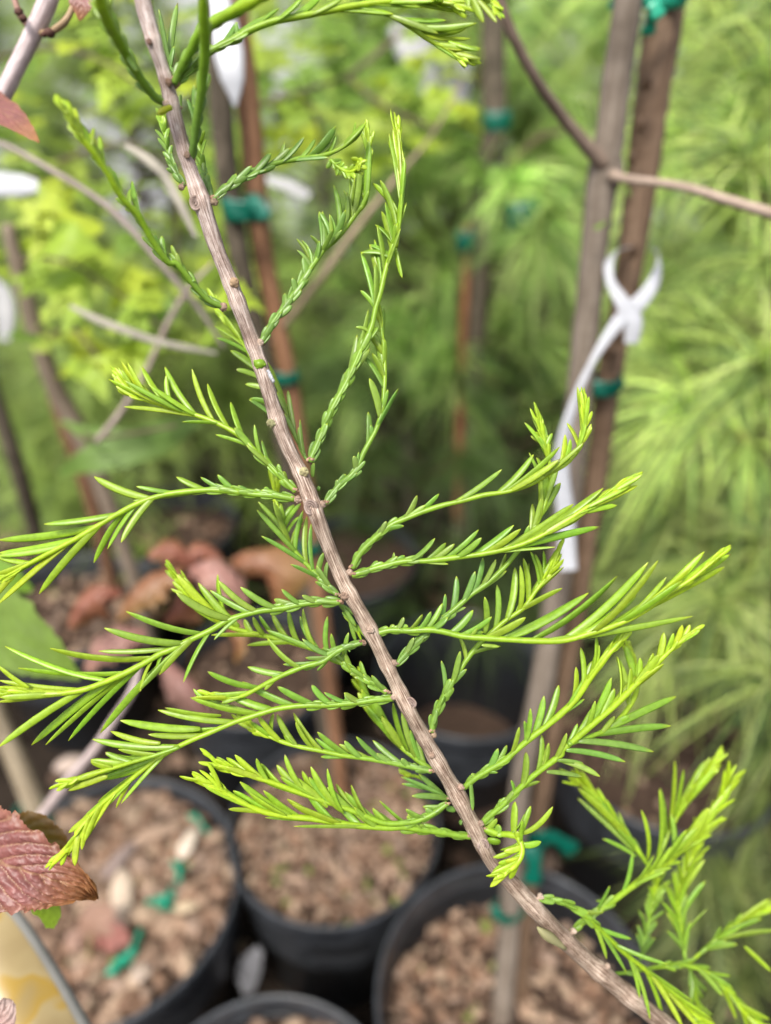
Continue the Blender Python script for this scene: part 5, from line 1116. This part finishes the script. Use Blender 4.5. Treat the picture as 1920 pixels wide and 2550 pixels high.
for i, (x, y, r, col, nm, mt) in enumerate([
    (372, 104, 7, (.8, .55, .5), 'bud', 'stem'), (421, 205, 9, (.7, .5, .4), 'bud', 'stem'), (414, 258, 8, (1.2, 1, .9), 'bud', 'stem'), (452, 466, 8, (.9, .7, .6), 'bud', 'stem'), (466, 385, 8, (.9, .7, .6), 'bud', 'stem'),
    (534, 502, 10, (.9, .75, .6), 'bud', 'stem'), (584, 703, 12, (1.1, .85, .6), 'bud', 'stem'), (556, 764, 11, (.8, .6, .5), 'bud', 'stem'), (648, 852, 9, (1.3, 1.1, 1.0), 'bud', 'stem'),
    (676, 1053, 12, (.9, 1.0, .6), 'bud', 'stem'), (757, 1174, 12, (1.0, 1.0, .6), 'bud', 'stem'), (742, 1243, 10, (1., .8, .7), 'bud', 'stem'), (803, 1255, 10, (1.1, .9, .8), 'bud', 'stem'),
    (858, 1484, 11, (.8, .6, .5), 'bud', 'stem'), (870, 1425, 10, (1.2, 1., .9), 'bud', 'stem'), (923, 1568, 10, (1.3, 1.1, 1.), 'bud', 'stem'), (905, 1600, 8, (1., .8, .7), 'bud', 'stem'),
    (981, 1650, 9, (1.2, 1., .9), 'bud', 'stem'), (982, 1735, 9, (1.1, .9, .8), 'bud', 'stem'), (1080, 1830, 8, (1.2, 1.0, .8), 'bud', 'stem'), (1147, 1960, 9, (1.4, 1.1, 1.), 'bud', 'stem'), (1196, 2050, 9, (1.1, .9, .8), 'bud', 'stem'),
    (1345, 2232, 9, (1.2, 1., .9), 'bud', 'stem'), (1076, 1880, 9, (1, .8, .7), 'bud', 'stem'), (1428, 2318, 8, (1.2, 1, .9), 'bud', 'stem'), (1512, 2405, 8, (1.2, 1, .9), 'bud', 'stem')]):
    bud(x, y, r, col, seed=i + 3)
m = M()
for q in range(16):
    a = random.uniform(0, 6.28); rr_ = random.uniform(0, 14)
    c = W([(648 + math.cos(a) * rr_, 906 + math.sin(a) * rr_ * .75, .262)])[0]
    blob(m, c, random.uniform(4, 7) * .264 / F, (1, 1, .8), 4, C_MID * random.uniform(.9, 1.3), q, .15)
blob(m, W([(647, 906, .2625)])[0], 15 * .264 / F, (1, 1, .8), 7, C_MID, 1, .1)
g = obj('green_bud', m, MAT['needle'], branch); g['label'] = 'bright green opening bud on the stem'
# round pruning scars: raised rings
for i, (x, y, r) in enumerate([(487, 505, 15), (774, 1262, 17), (1022, 1752, 15), (1203, 2103, 15)]):
    i0 = near_idx(x, y); d = stem_c[i0, 2]; off = math.hypot(x - stem_c[i0, 0], y - stem_c[i0, 1]); half = wpx[i0] / 2
    c = W([(x, y, d - math.sqrt(max(half * half - off * off, 60)) * d / F * 0.93)])[0]
    m = M()
    for k, (rf, rt) in enumerate(((1, .22), (.66, .16), (.33, .16))):
        a = np.linspace(0, 2 * math.pi, 25)
        rad = r * rf * d / F
        pts = c + np.stack([np.cos(a) * rad * .85, -np.full(25, .0001 * k) + .12 * rad * np.cos(a * 2 + i) + .25 * rad * np.sin(a), np.sin(a) * rad], 1)
        tube(m, pts, r * rt * d / F * (1 + .15 * np.sin(a * 3 + i)), 6, np.array((1.55, 1.5, 1.55)) * (1 - .12 * k), False)
    blob(m, c + np.array((0, r * .35 * d / F, 0)), r * .9 * d / F, (.85, .5, 1), 6, np.array((1.0, .95, .95)), i, .08)
    s_ = obj('scar', m, MAT['stem'], branch)
# resin fleck
m = M()
for q in range(5): blob(m, W([(668 + q * 3, 925 + q * 6, .2585)])[0], (6 - abs(q - 2)) * .26 / F, (1, .5, 1.2), 4, np.array((1, 1, 1)), q, .3)
r_ = obj('resin_fleck', m, MAT['white'], branch); r_['label'] = 'white dried resin fleck on the bark'
# pale dormant bud hanging off the lower stem
m = M()
pp = cr([(1408, 2362, .30), (1378, 2340, .297), (1352, 2322, .294), (1338, 2309, .293)], 9)
tube(m, W(pp), np.array([5, 6, 8, 10, 12, 12, 10, 7, 2]) * .3 / F, 10, np.array((.36, .34, .18)))
b_ = obj('dormant_bud', m, MAT['leaf'], branch); b_['label'] = 'cream coloured pointed bud under the lower stem'
m = M()
pp = cr([(425, 268, .24), (408, 275, .238), (392, 284, .237)], 7)
tube(m, W(pp), np.array([7, 7, 8, 9, 9, 7, 2]) * .24 / F, 8, np.array((.42, .45, .03)))
b_ = obj('yellow_bud', m, MAT['leaf'], branch); b_['label'] = 'small yellow green bud under the upper left shoot'

cand = []        # explicit needles: (size, shoot object, geometry)
small = M()
shoot_objs = []
for si, s in enumerate(S):
    ax = np.array(s['axis'])
    i0 = near_idx(*ax[0]); d_s = s['d0'] if s['d0'] is not None else stem_c[i0, 2]
    L = np.concatenate([[0], np.cumsum(np.linalg.norm(np.diff(ax, axis=0), axis=1))]); L /= L[-1]
    wob = 0.004 * np.sin(L * 5 + si)
    dep = d_s + (s['de'] - d_s) * L + wob * L * (1 - L)
    a3 = np.column_stack([ax, dep])
    n = max(12, int(len(ax) * 7))
    # resample by pixel length
    P = cr(np.column_stack([ax, dep * 3000]), n); P[:, 2] /= 3000
    tt = np.linspace(0, 1, n)
    T2 = np.gradient(P[:, :2], axis=0); T2 = unit(T2)
    w = s['w'][0] + (s['w'][1] - s['w'][0]) * tt
    w = w * np.minimum(1, 0.35 + 3.0 * (1 - tt)) * (1 + .05 * np.sin(tt * 40 + si))
    yl = s['yl']
    def colat(t, k=0.0):
        u = min(1, max(0, t * 0.9 + (yl - 0.5) * 0.9 + k))
        return (C_DARK * (1 - u / .5) + C_MID * (u / .5)) if u < .5 else (C_MID * (1 - (u - .5) / .5) + C_LIME * ((u - .5) / .5))
    rc = np.array([colat(t, .15) * 1.1 for t in tt])
    m = M()
    tube(m, W(P), w / 2 * P[:, 2] / F * 1.15, 10, rc)
    # shoot mesh also carries its tight scale leaves near the stem
    plen = np.sum(np.linalg.norm(np.diff(P[:, :2], axis=0), axis=1))
    if s['ts'] > 0:
        ns = int(plen * s['ts'] / 10)
        for q in range(ns):
            t = (q + .3) / ns * s['ts']; i = min(n - 2, int(t * (n - 1)))
            side = (-1) ** q; ang = math.radians(random.uniform(2, 11) + 6 * t) * side
            if q % 4 >= 2: ang *= 0.2
            dv = np.array([T2[i, 0] * math.cos(ang) - T2[i, 1] * math.sin(ang), T2[i, 0] * math.sin(ang) + T2[i, 1] * math.cos(ang)])
            ln = random.uniform(28, 42) * (1 + .9 * t)
            zz = random.uniform(-1, 1) * (.2 if q % 4 < 2 else .35)
            nrm2 = np.array([-T2[i, 1], T2[i, 0]]) * side * w[i] * .3
            p0 = np.array([*(P[i, :2] + nrm2 * (.6 if q % 4 < 2 else .1)), P[i, 2] - (.0 if q % 4 < 2 else (w[i] * .35 if q % 4 == 2 else -w[i] * .35) * P[i, 2] / F)])
            p2 = np.array([*(p0[:2] + dv * ln), p0[2] + zz * ln * .3 * P[i, 2] / F])
            p1 = (p0 + p2) / 2 + np.array([*(nrm2 * .8), 0])
            needle_tube(m, (p0, p1, p2), s['sw'] * random.uniform(.8, 1.05) * (1 + .25 * (s['w'][1] / 14 - 1) * t), colat(t) * random.uniform(.85, 1.15), si * 1000 + q, random.random() < .5, .7)
    so = obj('shoot', m, MAT['needle'], branch, origin=tuple(W([P[0]])[0]))
    shoot_objs.append(so)
    if math.hypot(ax[0][0] - stem_c[i0, 0], ax[0][1] - stem_c[i0, 1]) < 42:
        mc = M(); rr_ = random.Random(si)
        for q in range(9):                              # brown bud scales that hold the foot of the shoot
            k = .0 + .35 * q / 9; pc = W([P[0] + (P[min(2, n - 1)] - P[0]) * k])[0]; a_ = q * 2.4
            off = w[0] * .42 * P[0, 2] / F
            blob(mc, pc + np.array((math.cos(a_) * off, -math.sin(a_) * off * .5, math.sin(a_) * off)), off * rr_.uniform(.6, .95), (1, .8, 1), 4, np.array((1.1, .9, .72)) * rr_.uniform(.6, 1.3), si * 10 + q, .25)
        obj('bud_scales', mc, MAT['stem'], branch)
    for q, (bx, by, tx, ty_, wd) in enumerate(s['nd']):
        ln = math.hypot(tx - bx, ty_ - by)
        if wd < 3: continue
        j = int(np.argmin((P[:, 0] - bx) ** 2 + (P[:, 1] - by) ** 2))
        dist = math.hypot(P[j, 0] - bx, P[j, 1] - by)
        b0 = P[j, :2] if dist < 26 else np.array([bx, by]) + (P[j, :2] - [bx, by]) * min(1, 20 / dist)
        dj = P[j, 2]
        lift = random.choice((-1, 1)) * w[j] * .25 * dj / F
        p0 = np.array([*b0, dj + lift])
        tipd = dj + random.uniform(-.28, .28) * ln * dj / F + lift
        p2 = np.array([tx, ty_, tipd])
        ln2 = math.hypot(tx - b0[0], ty_ - b0[1])
        dirv = (p2[:2] - p0[:2]) / max(ln2, 1)
        tv = T2[j] if T2[j].dot(dirv) > -.2 else dirv
        mixv = dirv * .72 + tv * .38
        c1 = p0[:2] + unit(mixv) * ln2 * random.uniform(.38, .5)
        p1 = np.array([*c1, (dj + tipd) / 2 + random.uniform(-.08, .08) * ln * dj / F])
        t = tt[j]
        col = colat(t, random.uniform(-.12, .08) - .08) * random.uniform(.88, 1.15)
        cand.append((ln2 * wd, so, (p0, p1, p2), wd * random.uniform(.95, 1.15), col * np.array((random.uniform(.85, 1.2), 1, 1)), si * 777 + q))
    # unpicked needles
    if s['auto']:
        t0, t1, na, ln_, an, sd_ = s['auto']
        for q in range(na):
            t = t0 + (t1 - t0) * (q + random.random() * .6) / na; i = min(n - 2, int(t * (n - 1)))
            side = (-1) ** q if sd_ == 0 else sd_
            ang = math.radians(an * random.uniform(.5, 1.4)) * side
            z = random.uniform(-.5, .5)
            dv = np.array([T2[i, 0] * math.cos(ang) - T2[i, 1] * math.sin(ang), T2[i, 0] * math.sin(ang) + T2[i, 1] * math.cos(ang)])
            ln = ln_ * random.uniform(.75, 1.2)
            p0 = P[i].copy(); p2 = np.array([*(p0[:2] + dv * ln), p0[2] + z * ln * P[i, 2] / F])
            p1 = np.array([*(p0[:2] + unit(dv * .6 + T2[i] * .5) * ln * .45), (p0[2] + p2[2]) / 2])
            wd = random.uniform(9, 12) * (.27 / P[i, 2]) ** .7
            needle_tube(small, (p0, p1, p2), wd, colat(t, -.05) * random.uniform(.85, 1.15), si * 555 + q)
    for q in range(int(s['tuft'] * 2.0)):
        t = random.uniform(.86, 1.0); i = min(n - 1, int(t * (n - 1)))
        ang = math.radians(random.gauss(0, 11))
        dv = np.array([T2[i, 0] * math.cos(ang) - T2[i, 1] * math.sin(ang), T2[i, 0] * math.sin(ang) + T2[i, 1] * math.cos(ang)])
        ln = s['tl'] * random.uniform(.5, 1.05); z = random.uniform(-.22, .22)
        p0 = P[i].copy(); p0[:2] -= dv * 12; p2 = np.array([*(p0[:2] + dv * ln), p0[2] + z * ln * P[i, 2] / F])
        side = np.array([-dv[1], dv[0]]) * math.copysign(1, ang)
        p1 = np.array([*(p0[:2] + dv * ln * .5 + side * ln * .09), (p0[2] + p2[2]) / 2])
        needle_tube(small, (p0, p1, p2), random.uniform(8, 12) * (.27 / P[i, 2]) ** .8, colat(1.0, .1) * random.uniform(.9, 1.15), si * 333 + q)
cand.sort(key=lambda c: -c[0])
for k, (sz, so, P3, wd, col, seed) in enumerate(cand):
    if k < 300:
        m = M(); needle_tube(m, P3, wd, col, seed)
        obj('needle', m, MAT['needle'], so, origin=tuple(W([P3[0]])[0]))
    else:
        needle_tube(small, P3, wd, col, seed)
o = obj('needles', small, MAT['needle'], branch); o['kind'] = 'stuff'
